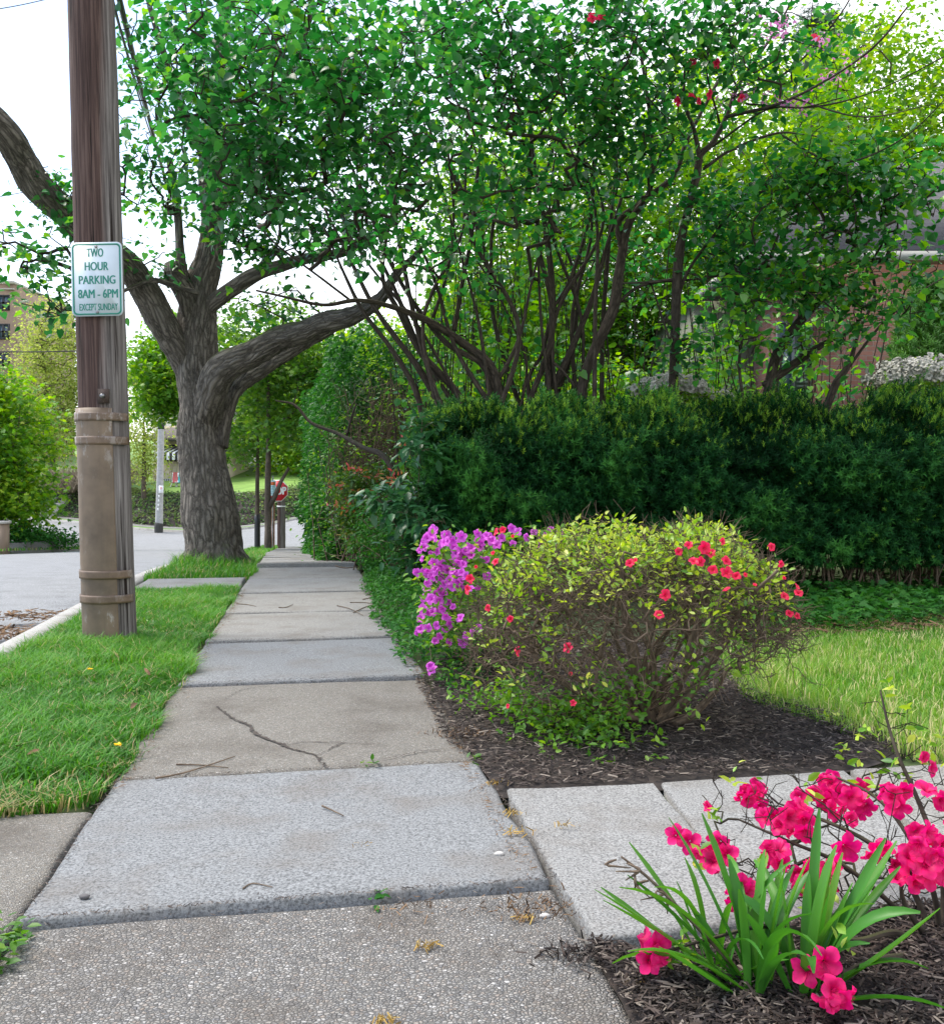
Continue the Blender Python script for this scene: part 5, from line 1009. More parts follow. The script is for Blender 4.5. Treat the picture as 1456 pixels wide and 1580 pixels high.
# ------------------------------------------------------------------ far side of the cross street
KL = [(-300, 760, 92), (-120, 778, 76), (0, 795, 66), (60, 802, 63), (130, 808, 61), (190, 815, 59), (250, 820, 58), (320, 821, 57.5), (385, 816, 58), (430, 808, 60), (475, 797, 63), (540, 780, 68), (640, 765, 76), (800, 756, 90)]
kp = np.array([P(*k) for k in KL]); kpr, _ = resample(kp, np.ones(len(kp)), .9)
def ribbon(rows, name, mat, label, jit=0, kind='structure'):
    n = len(kpr); V = []
    for off, dz in rows:
        q = kpr.copy(); q[:, 1] += off; q[:, 0] += off * -.1; q[:, 2] += dz + jit * fbm(q[:, 0] * .9, q[:, 1] * .9, off, 2); V.append(q)
    V = np.array(V); m = len(rows); i, j = np.meshgrid(np.arange(m - 1), np.arange(n - 1), indexing='ij'); k = i * n + j
    mb = MB(); mb.add(V.reshape(-1, 3), np.stack([k, k + 1, k + n + 1, k + n], -1).reshape(-1, 4)); return tag(mb.build(name, mat, None, True), label, None, None, kind)
ribbon([(-6, -.35), (0, .0), (0.02, -.02)], 'street_edge', m_asph, 'asphalt edge of the cross street below the far kerb')
ribbon([(0, -.3), (.0, .13), (.18, .135), (.18, -.3)], 'kerb', m_kerb, 'pale kerb on the far side of the cross street')
ribbon([(.18, .12), (1.0, .14)], 'grass_strip', plain('mown_grass', (.1, .2, .03), .9, scale=3), 'narrow grass strip behind the far kerb')
ribbon([(1.0, .15), (2.3, .2), (2.32, .0)], 'far_pavement', m_c_pale, 'pale pavement at the foot of the ivy bank')
BR = [(2.3, .15), (3.2, .75), (4.6, 1.6), (6, 2.15), (7, 2.3)]
ribbon(BR, 'bank', m_soil, 'steep earth bank above the far pavement', .12)
ribbon([(6.8, 2.2), (9, 2.45), (14, 3), (40, 6), (140, 12)], 'hill', plain('hill_grass', (.14, .25, .04), .9, scale=1, var=.3), 'sloping lawn above the ivy bank')
n = 26000; i = rng.integers(0, len(kpr) - 1, n); f = rng.random((n, 1)); q = kpr[i] * (1 - f) + kpr[i + 1] * f; o_ = 2.3 + 4.6 * rng.random(n)
q[:, 1] += o_; q[:, 0] -= o_ * .1; q[:, 2] += np.interp(o_, [b[0] for b in BR], [b[1] for b in BR]) + .18 * rng.random(n); q = q[(q[:, 0] > -36) & (q[:, 0] < -4)]
mb = MB(); inst(mb, FOLD, q, leafR(len(q), .6, .2, np.array([[0, -.5, .3]])), .24 * (.6 + .7 * rng.random(len(q))), np.clip(.5 + .35 * fbm(q[:, 0] * .8, q[:, 2] * 1.5, 2.) + rng.normal(0, .2, len(q)), 0, 1)); tag(mb.build('ivy', leaf_mat('bank_ivy_leaf', [(.05, .11, .03), (.1, .18, .05), (.2, .25, .08)], .6, .3)), 'ivy covering the steep bank across the cross street', 'ground cover', None, 'stuff')
n = 2600; q = np.c_[rng.normal(-27.5, 1.9, n), rng.normal(66.5, .8, n), np.zeros(n)]; q[:, 2] = .6 + .95 * rng.random(n) + .12 * (q[:, 0] + 28)
mb = MB(); twigs(mb, q, q + rng.normal(0, .15, (n, 3)) + (0, 0, .3), q + rng.normal(0, .4, (n, 3)) + (0, 0, .8), .025, .01, rng.random(n), 3); tag(mb.build('dry_shrub', plain('dry_stem', (.3, .24, .17), .9, scale=3), None), 'dry straw coloured shrub at the top of the bank stairs', 'shrub')

# stairs with a rail
m_stone = plain('pale_stone', (.42, .4, .37), .85, scale=6, var=.2)
sb = empty('stairs', 'concrete bank stairs with a sloping pale handrail', 'stairs'); k = 64 / F
mb = MB()
for i in range(9):
    a = P(62 + i * 5.2, 797 - i * 4.2, 64.5 + i * .35); mb.box(a + (-.1, -.2, -.7), a + (.6, .6, 0))
mb.build('step', m_stone, sb)
mb = MB(); a, b = P(64, 782, 64.2), P(104, 759, 67); tube(mb, [a, b], [.07, .07], 8, .5); mb.build('handrail', m_c_pale, sb, True)
for t in (0, .5, 1):
    q = a * (1 - t) + b * t; mb = MB(); tube(mb, [q - (0, 0, .9), q], [.04, .04], 6, .5); mb.build('rail_post', m_steel, sb, True)
mb = MB(); c1, c2 = P(58, 795, 64), P(112, 768, 68); mb.add([c1 + (0, 0, -.8), c2 + (0, 0, -1.5), c2, c1 + (0, 0, .1), c1 + (-.1, .3, -.8), c2 + (-.1, .3, -1.5), c2 + (-.1, .3, 0), c1 + (-.1, .3, .1)], np.array([(0, 1, 2, 3), (7, 6, 5, 4), (3, 2, 6, 7), (0, 3, 7, 4), (1, 5, 6, 2)])); mb.build('side_wall', m_stone, sb)

# house with a striped awning
m_cream = plain('cream_render', (.5, .43, .33), .85, scale=3, var=.12); m_roofd = plain('brown_shingle', (.1, .085, .075), .9, scale=12, var=.3); m_dark = plain('dark_interior', (.01, .01, .011), .5); m_glass = plain('window_glass', (.06, .09, .11), .08, spec=.8)
hd_ = 74; k = hd_ / F; hz = lambda py: H - (py - HOR) * k; hx = lambda px: (px - CX) * k
ho = empty('awning_house', 'cream house with dark porch and black and white striped awning', 'house')
mb = MB(); mb.box((hx(236), hd_ + .0, hz(775)), (hx(342), hd_ + 9, hz(712))); mb.box((hx(236), hd_ + 2.4, hz(712)), (hx(342), hd_ + 9, hz(655))); mb.build('wall', m_cream, ho)
mb = MB(); mb.box((hx(236) - .03, hd_ + 2.33, hz(711.5)), (hx(342), hd_ + 2.39, hz(684))); mb.build('porch', m_dark, ho)  # flat near-black panel over the set-back wall, porch shade put into its colour
mb = MB(); x0, x1 = hx(228), hx(350); mb.add([(x0, hd_ - .7, hz(676)), (x1, hd_ - .7, hz(676)), (x1, hd_ + 5, hz(640)), (x0 + 1.5, hd_ + 5, hz(640)), (x0, hd_ - .7, hz(680)), (x1, hd_ - .7, hz(680)), (x1, hd_ + 9.5, hz(676)), (x0, hd_ + 9.5, hz(676))], np.array([(0, 1, 2, 3), (4, 5, 1, 0), (5, 4, 7, 6), (2, 6, 7, 3), (0, 3, 7, 4)])); mb.build('roof', m_roofd, ho)
aw = MB(); ab = MB()
for i in range(23):
    xa, xb = hx(246 + i * 4.2), hx(246 + i * 4.2 + 4.2); (ab if i % 2 else aw).add([(xa, hd_ + 2.3, hz(686)), (xb, hd_ + 2.3, hz(686)), (xb, hd_ - .9, hz(699)), (xa, hd_ - .9, hz(699)), (xa, hd_ - .91, hz(710)), (xb, hd_ - .91, hz(710)), (xa, hd_ + 2.3, hz(688)), (xb, hd_ + 2.3, hz(688)), (xb, hd_ - .86, hz(701)), (xa, hd_ - .86, hz(701))], np.array([(0, 3, 2, 1), (3, 4, 5, 2), (6, 7, 8, 9)]))
a1 = aw.build('awning', m_whitep, ho); ab.build('dark_stripe', plain('awning_black', (.025, .023, .025), .8), a1)
mb = MB(); mb.box((hx(252), hd_ - .04, hz(748)), (hx(262), hd_ - .004, hz(739))); w1 = mb.build('window', m_glass, ho); mb = MB()
for i in range(4): mb.box((hx(252 + i * 3.1), hd_ - .07, hz(748)), (hx(252.7 + i * 3.1), hd_ - .041, hz(739)))
mb.build('bar', m_whitep, w1)
mb = MB(); mb.box((hx(236), hd_ - .12, hz(752)), (hx(240), hd_ - .005, hz(742))); mb.build('meter_box', m_stone, ho)
def deck_chair(px, col, label):
    c = empty('garden_chair', label, 'chair', None, None, tuple(P(px, 753, 70))); kk = 70 / F; mb = MB()
    for sx in (-5, 5):
        tube(mb, [(sx * kk, -.3, -.05), (sx * kk * .9, .35, .45), (sx * kk * .9, .45, 1.15)], [.035] * 3, 6, .2); tube(mb, [(sx * kk, .4, -.05), (sx * kk * .95, -.2, .45)], [.035] * 2, 6, .2)
    mb.build('frame', m_whitep, c, True); mb = MB(); m = plain('chair_' + col[0], col[1], .7, var=.1)
    mb.add([(-4.5 * kk, -.25, .42), (4.5 * kk, -.25, .42), (4.5 * kk, .33, .36), (-4.5 * kk, .33, .36), (4.2 * kk, .46, 1.2), (-4.2 * kk, .46, 1.2)], np.array([(0, 1, 2, 3), (3, 2, 4, 5)])); mb.build('seat_cloth', m, c)
deck_chair(276, ('teal', (.01, .42, .42)), 'turquoise garden chair on the lawn by the awning house'); deck_chair(268, ('pinkred', (.5, .1, .1)), 'faded red garden chair beside the turquoise one')

# pale utility pole beyond the street
b = base_at(245, 57.4); b[2] = P(245, 819, 57.4)[2]; up = empty('utility_pole', 'pale grey utility pole by the far kerb with a small no parking sign', 'utility pole', loc=tuple(b)); k = 57.4 / F
mb = MB(); tube(mb, [(-.0, 0, -.3), (.08, 0, 3.3), (.16, 0, 6.8), (.24, 0, 9.5)], [.24, .21, .19, .16], 16, .2, ridge=.01, lump=.04); mb.build('shaft', plain('pale_wood', (.36, .36, .35), .85, scale=7, var=.2), up, True)
mb = MB(); tube(mb, [(0, -.02, -.3), (0, -.02, .3), (.03, -.02, .5)], [.262, .25, .22], 16, .1, lump=.1); mb.build('foot_stain', plain('tarred', (.05, .05, .045), .9), up, True)
mb = MB(); tube(mb, [(.14, 0, 6.3), (.15, 0, 6.65)], [.2, .2], 16, .1); mb.build('band', m_dark, up, True)
mb = MB()
for i in range(5): mb.box((.0 + .02 * i, -.245, 1.25 + .27 * i), (.07 + .02 * i, -.2, 1.4 + .27 * i))
mb.build('tag', m_whitep, up)
ns = empty('no_parking_sign', 'small white no parking sign on the pale far pole', 'sign', loc=tuple(P(248.5, 755, 57.4 - .26))); mb = MB(); plate(mb, rrect(7 * k, 11.5 * k, 1 * k), 0, .02); mb.build('plate', m_whitep, ns)
mb = MB(); o_ = [(1.9 * k * math.cos(t), 1.9 * k * math.sin(t) + 1.8 * k) for t in np.linspace(0, 6.283, 24, endpoint=False)]; i_ = [(1.4 * k * math.cos(t), 1.4 * k * math.sin(t) + 1.8 * k) for t in np.linspace(0, 6.283, 24, endpoint=False)]; ringplate(mb, o_, i_, -.012, -.002); mb.box((-.3 * k, -.008, 1.0 * k), (.25 * k, -.002, 2.7 * k)); mb.build('red_ring', m_stop, ns)

# apartment block, pale houses
m_tanb = plain('tan_brick', (.25, .185, .135), .9, scale=2, var=.12)
d = 92; k = d / F; X = lambda px: (px - CX) * k; Z = lambda py: H - (py - HOR) * k
ap = empty('apartment_block', 'tan brick apartment block with dark framed windows far up the street', 'building'); mb = MB(); mb.box((X(-260), d, -2), (X(22), d + 14, Z(438))); mb.build('wall', m_tanb, ap)
mb = MB(); mb.box((X(-262), d - .3, Z(438)), (X(23.5), d + 14.3, Z(434))); mb.box((X(-262), d - .2, Z(447)), (X(22.5), d - .005, Z(445))); mb.build('cornice', m_stone, ap)
for row in range(6):
    for c_ in range(6):
        xa, xb, za, zb2 = X(-4 - c_ * 34), X(15.5 - c_ * 34), Z(479 + row * 44.5), Z(455 + row * 44.5); mb = MB(); mb.box((xa, d - .05, za), (xb, d - .004, zb2)); w1 = mb.build('window', m_glass, ap)
        mb = MB(); t = .16
        for bx in ((xa, za, xa + t, zb2), (xb - t, za, xb, zb2), (xa + t, za, xb - t, za + t), (xa + t, zb2 - t, xb - t, zb2), (xa + t, (za + zb2) / 2 - t / 2, xb - t, (za + zb2) / 2 + t / 2), ((xa + xb) / 2 - t * .7, za + t, (xa + xb) / 2 + t * .7, zb2 - t)): mb.box((bx[0], d - .12, bx[1]), (bx[2], d - .051, bx[3]))
        mb.build('frame', m_dark, w1)
d = 84; k = d / F; ph = empty('pale_house', 'pale gabled house with mauve brown roof between pole and old tree', 'house'); mb = MB(); mb.box((X(190) * 84 / 92, d, -1), (X(330) * 84 / 92, d + 8, H - (590 - HOR) * k)); mb.build('wall', plain('pale_wall', (.55, .52, .5), .85, scale=2, var=.1), ph)
xa, xb = (186 - CX) * k, (334 - CX) * k; mb = MB(); mb.add([(xa, d - .5, H + 160 * k), (xb, d - .5, H + 160 * k), (xb - 1, d + 4, H + 215 * k), (xa + 1, d + 4, H + 215 * k), (xa, d + 8.5, H + 160 * k), (xb, d + 8.5, H + 160 * k)], [np.array([(0, 1, 2, 3), (5, 4, 3, 2), (4, 5, 1, 0)]), np.array([(0, 3, 4), (1, 5, 2)])]); mb.build('roof', plain('mauve_roof', (.22, .17, .18), .9, scale=8, var=.2), ph)
mb = MB(); mb.box(((205 - CX) * k, d - .05, H + 120 * k), ((213 - CX) * k, d - .004, H + 138 * k)); mb.build('window', m_glass, ph)

# left block: big green tree, budding trees, gate pillar
far_tree('maple_tree', 'big round bright green tree on the far corner left of the pole', np.array([-18.2, 34, float(zg(-18.2, 34))]), 7, 4, [(0, 0, 4.0, 3.3, 2.6, 2.6, 210), (.4, -.3, 2.0, 2.9, 2.3, 1.5, 110), (-1, 0, 5.6, 2.2, 2, 1.6, 90)], 62, .2, .38, MAPLE, m_yg, (.5, .33), .2)
far_tree('maple_tree', 'green maple showing between utility pole and old trunk', base_at(318, 36), 8, 3, [(-1.6, 0, 6.7, 1.5, 2, 1.4, 80), (-1.2, 0, 8.0, 1.2, 1.5, 1, 40), (-1.7, 0, 5.6, 1.1, 1.4, .5, 30)], 50, .2, .36, MAPLE, m_yg, (.38, .28), .14)
far_tree('budding_tree', 'tall wispy tree just coming into pale yellow leaf beside the apartment block', base_at(84, 70), 17, 4, [(0, 0, 10, 3.2, 2.5, 6.6, 520)], 24, .26, .7, FOLD, m_pale, (.5, .35), .25, lean=-1)
far_tree('budding_tree', 'pale budding tree behind the foot of the utility pole', base_at(160, 72), 14, 4, [(0, 0, 9, 2.5, 2.5, 6, 320)], 22, .26, .7, FOLD, m_pale, (.5, .35), .22, lean=.6)
far_tree('budding_tree', 'yellow budding tree left of the pale far pole', base_at(222, 64), 9, 4, [(0, 0, 6.2, 1.5, 2, 4.3, 150)], 22, .24, .5, FOLD, m_pale, (.4, .35), .18)
far_tree('garden_tree', 'yellow green tree behind the awning house', base_at(340, 86), 16, 4, [(0, 0, 12, 7, 3, 6, 200), (7, 0, 9, 6, 3, 5, 120)], 50, .5, .9, FOLD, m_yg, (.55, .3), .3)
far_tree('garden_tree', 'tall light green tree past the stop sign', base_at(470, 78), 16, 4, [(0, 0, 9, 6, 3, 7.5, 220), (6, 2, 11, 5, 3, 6, 150)], 50, .5, .9, FOLD, m_yg, (.6, .3), .3)
far_tree('garden_tree', 'yellow green tree above the ivy hedge', base_at(560, 40), 10, 3, [(0, 0, 6.5, 3.4, 2, 3.4, 150), (2.6, 0, 4, 2.6, 2, 3.4, 110)], 50, .28, .55, FOLD, m_yg, (.6, .3), .2)
gpz = np.array([P(4, 846, 31)[0], 31, P(4, 846, 31)[2]]); gpil = empty('gate_pillar', 'squat stone gate pillar with a flat cap at the far corner', 'pillar', loc=tuple(gpz)); k = 31 / F
mb = MB(); mb.box((-9 * k, -.1, -.4), (5 * k, .25, 38 * k)); mb.build('shaft', m_tanb, gpil); mb = MB(); mb.box((-11 * k, -.15, 38 * k), (7 * k, .3, 42 * k)); mb.build('cap', m_stone, gpil)
mb = MB(); q = np.array([(P(x, y, dd)) for x, y, dd in ((-60, 846, 31), (70, 838, 33), (130, 836, 37), (150, 840, 39))]); V = []
for a in q: V += [a + (0, 0, .06), a + (-.2, 1.1, .07), a + (0, 0, -.4)]
mb.add(V, np.vstack([[(i * 3, i * 3 + 3, i * 3 + 4, i * 3 + 1), (i * 3 + 2, i * 3 + 5, i * 3 + 3, i * 3)] for i in range(3)])); tag(mb.build('far_pavement', m_c_pale), 'pale pavement strip on the far corner by the gate pillar', None, None, 'structure')
n = 2600; q = np.c_[rng.normal(0, 1, (n, 2)), np.zeros(n)]; c = np.array([P(40, 826, 33), P(72, 832, 34)]); j = rng.integers(0, 2, n); q = c[j] + rng.normal(size=(n, 3)) * np.array([.7, .35, .16]); mb = MB(); inst(mb, FOLD, q, leafR(n, .7), .14, np.clip(rng.normal(.4, .2, n), 0, 1)); tag(mb.build('ivy', m_ivy), 'ivy spilling under the big corner tree', 'ground cover', None, 'stuff')

# ------------------------------------------------------------------ brick house on the right
def brick_mat():
    m, t, b = M('red_brick'); co = mapping(t, coord(t), (1, 1, 1)); sx = nd(t, 'ShaderNodeSeparateXYZ'); t.links.new(co, sx.inputs[0]); ad = nd(t, 'ShaderNodeMath', operation='ADD'); t.links.new(sx.outputs[0], ad.inputs[0]); t.links.new(sx.outputs[1], ad.inputs[1]); cb = nd(t, 'ShaderNodeCombineXYZ'); t.links.new(ad.outputs[0], cb.inputs[0]); t.links.new(sx.outputs[2], cb.inputs[1])
    br = nd(t, 'ShaderNodeTexBrick'); t.links.new(cb.outputs[0], br.inputs['Vector']); br.inputs['Scale'].default_value = 1; br.inputs['Brick Width'].default_value = .22; br.inputs['Row Height'].default_value = .075; br.inputs['Mortar Size'].default_value = .006
    br.inputs['Color1'].default_value = (.115, .042, .03, 1); br.inputs['Color2'].default_value = (.15, .062, .045, 1); br.inputs['Mortar'].default_value = (.13, .105, .09, 1)
    c = mix(t, ramp(t, noise(t, co, 3, 4), [(.4, (0, 0, 0)), (.75, (.6, .6, .6))]), br.outputs[0], (.2, .13, .1)); t.links.new(c, b.inputs['Base Color']); b.inputs['Roughness'].default_value = .9; bump(t, b, br.outputs['Fac'], -.004); return m
def shingle_mat():
    m, t, b = M('grey_shingle'); uv = coord(t, 'UV'); br = nd(t, 'ShaderNodeTexBrick'); t.links.new(uv, br.inputs['Vector']); br.inputs['Scale'].default_value = 1; br.inputs['Brick Width'].default_value = .34; br.inputs['Row Height'].default_value = .2; br.inputs['Mortar Size'].default_value = .012
    br.inputs['Color1'].default_value = (.062, .058, .064, 1); br.inputs['Color2'].default_value = (.1, .094, .1, 1); br.inputs['Mortar'].default_value = (.05, .045, .05, 1)
    c = mix(t, .35, br.outputs[0], mix(t, noise(t, uv, 30., 4), (.04, .04, .043), (.12, .115, .12))); t.links.new(c, b.inputs['Base Color']); b.inputs['Roughness'].default_value = .9; bump(t, b, br.outputs['Fac'], -.01); return m
m_brick, m_shing = brick_mat(), shingle_mat(); m_white = plain('gutter_white', (.3, .295, .26), .6, var=.12, scale=5)
bd = 14.2; k = bd / F; X = lambda px: (px - CX) * k; Z = lambda py: H - (py - HOR) * k
bh = empty('brick_house', 'red brick house with grey shingle roof behind the hedge', 'house')
xl, xr = X(1190), X(1190) + 11; ez = Z(404)
mb = MB(); mb.box((xl, bd, -.3), (xr, bd + 7, ez)); mb.build('wall', m_brick, bh)
mb = MB(); mb.box((X(1090), bd + .9, -.3), (xl - .003, bd + 5, Z(446))); mb.build('side_wing', plain('green_siding', (.16, .17, .12), .8, scale=4), bh)
mb = MB(); mb.add([(X(1075), bd + .6, Z(446)), (xl - .003, bd + .6, Z(446)), (xl - .003, bd + 2.9, Z(405)), (X(1120), bd + 2.9, Z(405)), (X(1075), bd + 5.3, Z(446)), (xl - .003, bd + 5.3, Z(446))], [np.array([(0, 1, 2, 3), (5, 4, 3, 2), (4, 5, 1, 0)]), np.array([(0, 3, 4)])], .5, np.array([(0, 0), (1.5, 0), (1.5, 2), (.5, 2), (3, 0), (4, 0)])); mb.build('porch_roof', m_shing, bh)
ov = .45; xa, xb, ya, yb = xl - ov, xr + ov, bd - ov, bd + 7 + ov; rz = ez + 2.75; rx = xa + 2.9
mb = MB(); mb.add([(xa, ya, ez), (xb, ya, ez), (xb - 2.9, (ya + yb) / 2, rz), (rx, (ya + yb) / 2, rz), (xa, yb, ez), (xb, yb, ez)], [np.array([(0, 1, 2, 3), (5, 4, 3, 2), (4, 5, 1, 0)]), np.array([(0, 3, 4), (1, 5, 2)])], .5, np.array([(0, 0), (12, 0), (9, 5), (2.9, 5), (-8, 0), (20, 0)])); mb.build('roof', m_shing, bh)
mb = MB(); mb.box((xa - .02, ya - .1, ez - .1), (xb, ya - .002, ez + .03)); mb.box((xa - .12, ya - .1, ez - .1), (xa - .022, yb, ez + .03)); mb.build('gutter', m_white, bh)
mb = MB(); mb.box((xa, ya, ez - .04), (xb, bd - .003, ez - .012)); mb.build('soffit', m_white, bh)
mb = MB(); mb.box((X(1200), bd - .03, Z(640)), (X(1219), bd - .004, Z(500))); w1 = mb.build('window', m_glass, bh)
mb = MB(); mb.box((X(1219), bd - .06, Z(640)), (X(1224), bd - .004, Z(496))); mb.box((X(1196), bd - .06, Z(640)), (X(1200), bd - .004, Z(496))); mb.box((X(1200), bd - .06, Z(500)), (X(1219), bd - .004, Z(496))); mb.build('frame', plain('blue_grey_frame', (.08, .09, .1), .5), w1)
mb = MB(); mb.box((X(1225), bd - .05, Z(640)), (X(1252), bd - .004, Z(505)))
for i in range(20): mb.box((X(1227), bd - .065, Z(638 - i * 6.5)), (X(1250), bd - .051, Z(634 - i * 6.5)))
mb.build('shutter', plain('green_shutter', (.05, .075, .05), .6), bh)
mb = MB(); c = P(1246, 556, bd); tube(mb, [c + (.0, -.03, 0), c + (-.05, -.15, .06), c + (-.02, -.2, .0)], [.02, .02, .02], 8, .02); mb.box(c + (-.07, -.27, -.1), c + (.05, -.15, .06)); mb.box(c + (-.04, -.035, -.06), c + (.06, -.003, .06)); mb.build('wall_lamp', plain('black_iron', (.012, .012, .012), .5), bh)

# arborvitae and white azaleas
def conifer(label, base, h, r, n):
    o = empty('arborvitae', label, 'tree', None, None, tuple(base)); mb = MB(); tube(mb, [(0, 0, -.1), (0, 0, h * .9)], [.07, .02], 10, .2); mb.build('trunk', m_twig, o, True)
    z = h * rng.random(n) ** .85; a = rng.random(n) * 6.283; rr = r * np.sin(np.clip((1 - z / h) * 1.35 + .12, 0, 1.57)) * (1 + .3 * fbm(np.cos(a) * 2.4, np.sin(a) * 2.4, z * 1.8)) * (1 - .35 * rng.random(n) ** 2)
    p = np.c_[rr * np.cos(a), rr * np.sin(a), z]; ax = np.c_[np.cos(a) * .6, np.sin(a) * .6, .9 + 0 * a] + rdir(n) * .4
    mb = MB(); inst(mb, SPRIG, p, frames(ax, rdir(n)), .17 * (.6 + .7 * rng.random(n)), np.clip(.5 + .4 * fbm(p[:, 0] * 3, p[:, 1] * 3, p[:, 2] * 2) + rng.normal(0, .15, n), 0, 1)); mb.build('foliage', m_con, o)
conifer('rounded bright green arborvitae against the brick wall', base_at(1440, 11), 3.35, 1.0, 9000)
def white_azalea(label, px, py, d, rx, rz, nf):
    b = np.array([(px - CX) / F * d, d, 0.]); top_ = H - (py - HOR) / F * d; o = empty('white_azalea', label, 'bush', 'white azaleas behind the hedge'); cl = blob_pts([(px, py + 18, d, rx, .4, rz, 120), (px, py + 60, d, rx, .4, rz, 60)]); mb = MB(); st = []
    for kk in range(7):
        t = cl[kk * 9]; q = np.array([b + (random.gauss(0, .1), 0, -.05), b * .5 + t * .5, t]); tube(mb, q, [.016, .012, .006], 6, .1); mb.build('stem', m_twig, o, True); mb = MB(); st.append(densify(q, 6))
    mb = MB(); tp, td, cn = branches(mb, np.vstack(st), cl, .002, .4, .15, .01, 4); mb.build('branch_sprays', m_twig, o, True); mb = MB(); foliage(mb, tp, td, 8, .05, .05, OVAL, (.35, .2)); mb.build('foliage', m_aza, o)
    mb = MB(); me = azalea_flower('w', m_white, 1., 4, False); n = len(me.vertices); v = np.empty(n * 3); me.vertices.foreach_get('co', v); q = rdir(nf); q[:, 2] = np.abs(q[:, 2]); c = P(px, py + 18, d) + q * np.array([rx, .42, rz]) * (.7 + .45 * rng.random((nf, 1)))
    fs = np.array([list(p.vertices) for p in me.polygons]); inst(mb, (v.reshape(-1, 3), [fs]), c, frames(rdir(nf), q + np.array([[0, -.7, .2]])), .085 * (.7 + .5 * rng.random(nf)), rng.random(nf)); bl = mb.build('blossom', m_white, o); bl['kind'] = 'stuff'
white_azalea('white azalea in full flower before the arborvitae', 1425, 574, 9.8, .56, .25, 420)
white_azalea('white azalea peeping over the hedge at the dark trunk', 1032, 588, 9.75, .38, .16, 190)
white_azalea('few white azalea blooms right of the dark trunk', 1098, 600, 9.9, .18, .06, 36)

# red blooms and mauve sprays caught in the dark trunked tree
for x, y, dd in [(912, 28, 8), (928, 30, 8), (1068, 95, 8.6), (1103, 98, 8.6), (1065, 150, 8.6), (1075, 156, 8.6), (1092, 146, 8.6), (1145, 152, 8.4), (1048, 155, 8.6), (1256, 60, 7.8)]: put_flower('red', P(x, y, dd), (random.gauss(0, .5), -.9, random.gauss(-.2, .4)), .085, rb, random.randrange(4))
mb = MB(); q = np.vstack([P(x, y, dd) + rng.normal(size=(nn, 3)) * np.array([.06, .06, .035]) for x, y, dd, nn in [(1205, 38, 7.8, 60), (1190, 50, 7.8, 40), (1218, 158, 8, 70), (1280, 120, 7.5, 40), (1150, 145, 8.3, 40), (1185, 152, 8.2, 25), (1270, 62, 7.6, 40), (1310, 92, 7.2, 24), (1115, 155, 8.4, 20), (1240, 165, 7.9, 20)]]); inst(mb, FOLD, q, leafR(len(q), .2), .035 * (.6 + .7 * rng.random(len(q))), rng.random(len(q))); mb.build('blossom', m_red_bud, rb)

# ------------------------------------------------------------------ small debris on the slabs
def line_chips(label, segs, n, size, w, mat, name='joint_dirt'):
    mb = MB()
    for (u0, v0, u1, v1), k in zip(segs, np.broadcast_to(n, (len(segs),))):
        t = rng.random(k); off = rng.normal(0, w, (k, 2)) * (.3 + fbm(t * 14, u0, v0)[:, None] ** 2); u = u0 + (u1 - u0) * t + off[:, 0]; v = v0 + (v1 - v0) * t + off[:, 1]; x, y = UV(u, v)
        z = np.array([surf((a, b)) for a, b in zip(x, y)]) + .002 + .004 * rng.random(k); a = rng.random(k) * 6.283
        inst(mb, CHIP, np.c_[x, y, z], frames(np.c_[np.cos(a), np.sin(a), rng.normal(0, .1, k)], np.c_[rng.normal(0, .3, (k, 2)), np.ones(k)]), size * (.3 + rng.random(k)), rng.random(k))
    return tag(mb.build(name, mat), label, 'dirt', None, 'stuff')
def surf(p):
    x, y = float(p[0]), float(p[1]); u = x * ca + y * sa; v = y * ca - x * sa; z = 0.
    if -.66 < u < .61:
        for k in range(8):
            if vb[k] <= v < vb[k + 1]: z = hs[k][0] + (hs[k][1] - hs[k][0]) * (v - vb[k]) / (vb[k + 1] - vb[k])
    elif u >= .61 and 2.0 < y < 3.05: z = .018
    return float(zg(x, y)) + z
def twig_on(label, pts, r, lift=.008):
    q = np.array([G(x, y, .01) for x, y in pts]); q[:, 2] = [surf(a_) + r + .003 for a_ in q]; mb = MB(); tube(mb, q, np.linspace(r, r * .5, len(q)), 6, .01, lump=.2); return tag(mb.build('fallen_twig', m_twig, None, True), label, 'twig', 'fallen twigs on the pavement')
line_chips('dark dirt and chips gathered in the pavement joints', [(-.64, vb[1] + .006, .6, vb[1] + .006), (-.64, vb[2], .6, vb[2]), (-.64, vb[3], .6, vb[3]), (-.64, vb[4], .6, vb[4]), (-.64, 2.24, -.64, 3.3), (.605, .7, .605, 3.3)], [420, 160, 420, 300, 260, 500], .012, .012, m_mulch)
line_chips('brown crumbs along the grassy and planted pavement edges', [(-.63, 3.2, -.6, 9.2), (.56, 3.4, .56, 9.5), (.55, 2.3, .55, 3.3)], [900, 1500, 160], .016, .045, m_litter)
cover('weeds', uvpoly([(-1.6, 3.1), (-.7, 3.15), (-.7, 8.5), (-1.6, 8.5)]), 700, 'small clover and weed leaves in the verge grass', .026, .05, mat=m_mid, tint=(.4, .2))
twig_on('long fallen twig lying slantwise near the verge on the cracked slab', [(240, 1201), (280, 1192), (320, 1180), (362, 1166)], .0035, .008)
twig_on('straight fallen twig crossing the slanting one', [(272, 1178), (310, 1179), (352, 1183)], .003, .012)
twig_on('short bent twig in the middle of the grey slab', [(497, 1246), (510, 1252), (530, 1262)], .003, .022)
twig_on('thin curved twig near the front of the grey slab', [(375, 1378), (390, 1370), (420, 1376)], .002, .034)
twig_on('bundle twig at the far end under the daylilies', [(515, 868), (535, 874), (565, 868)], .009)
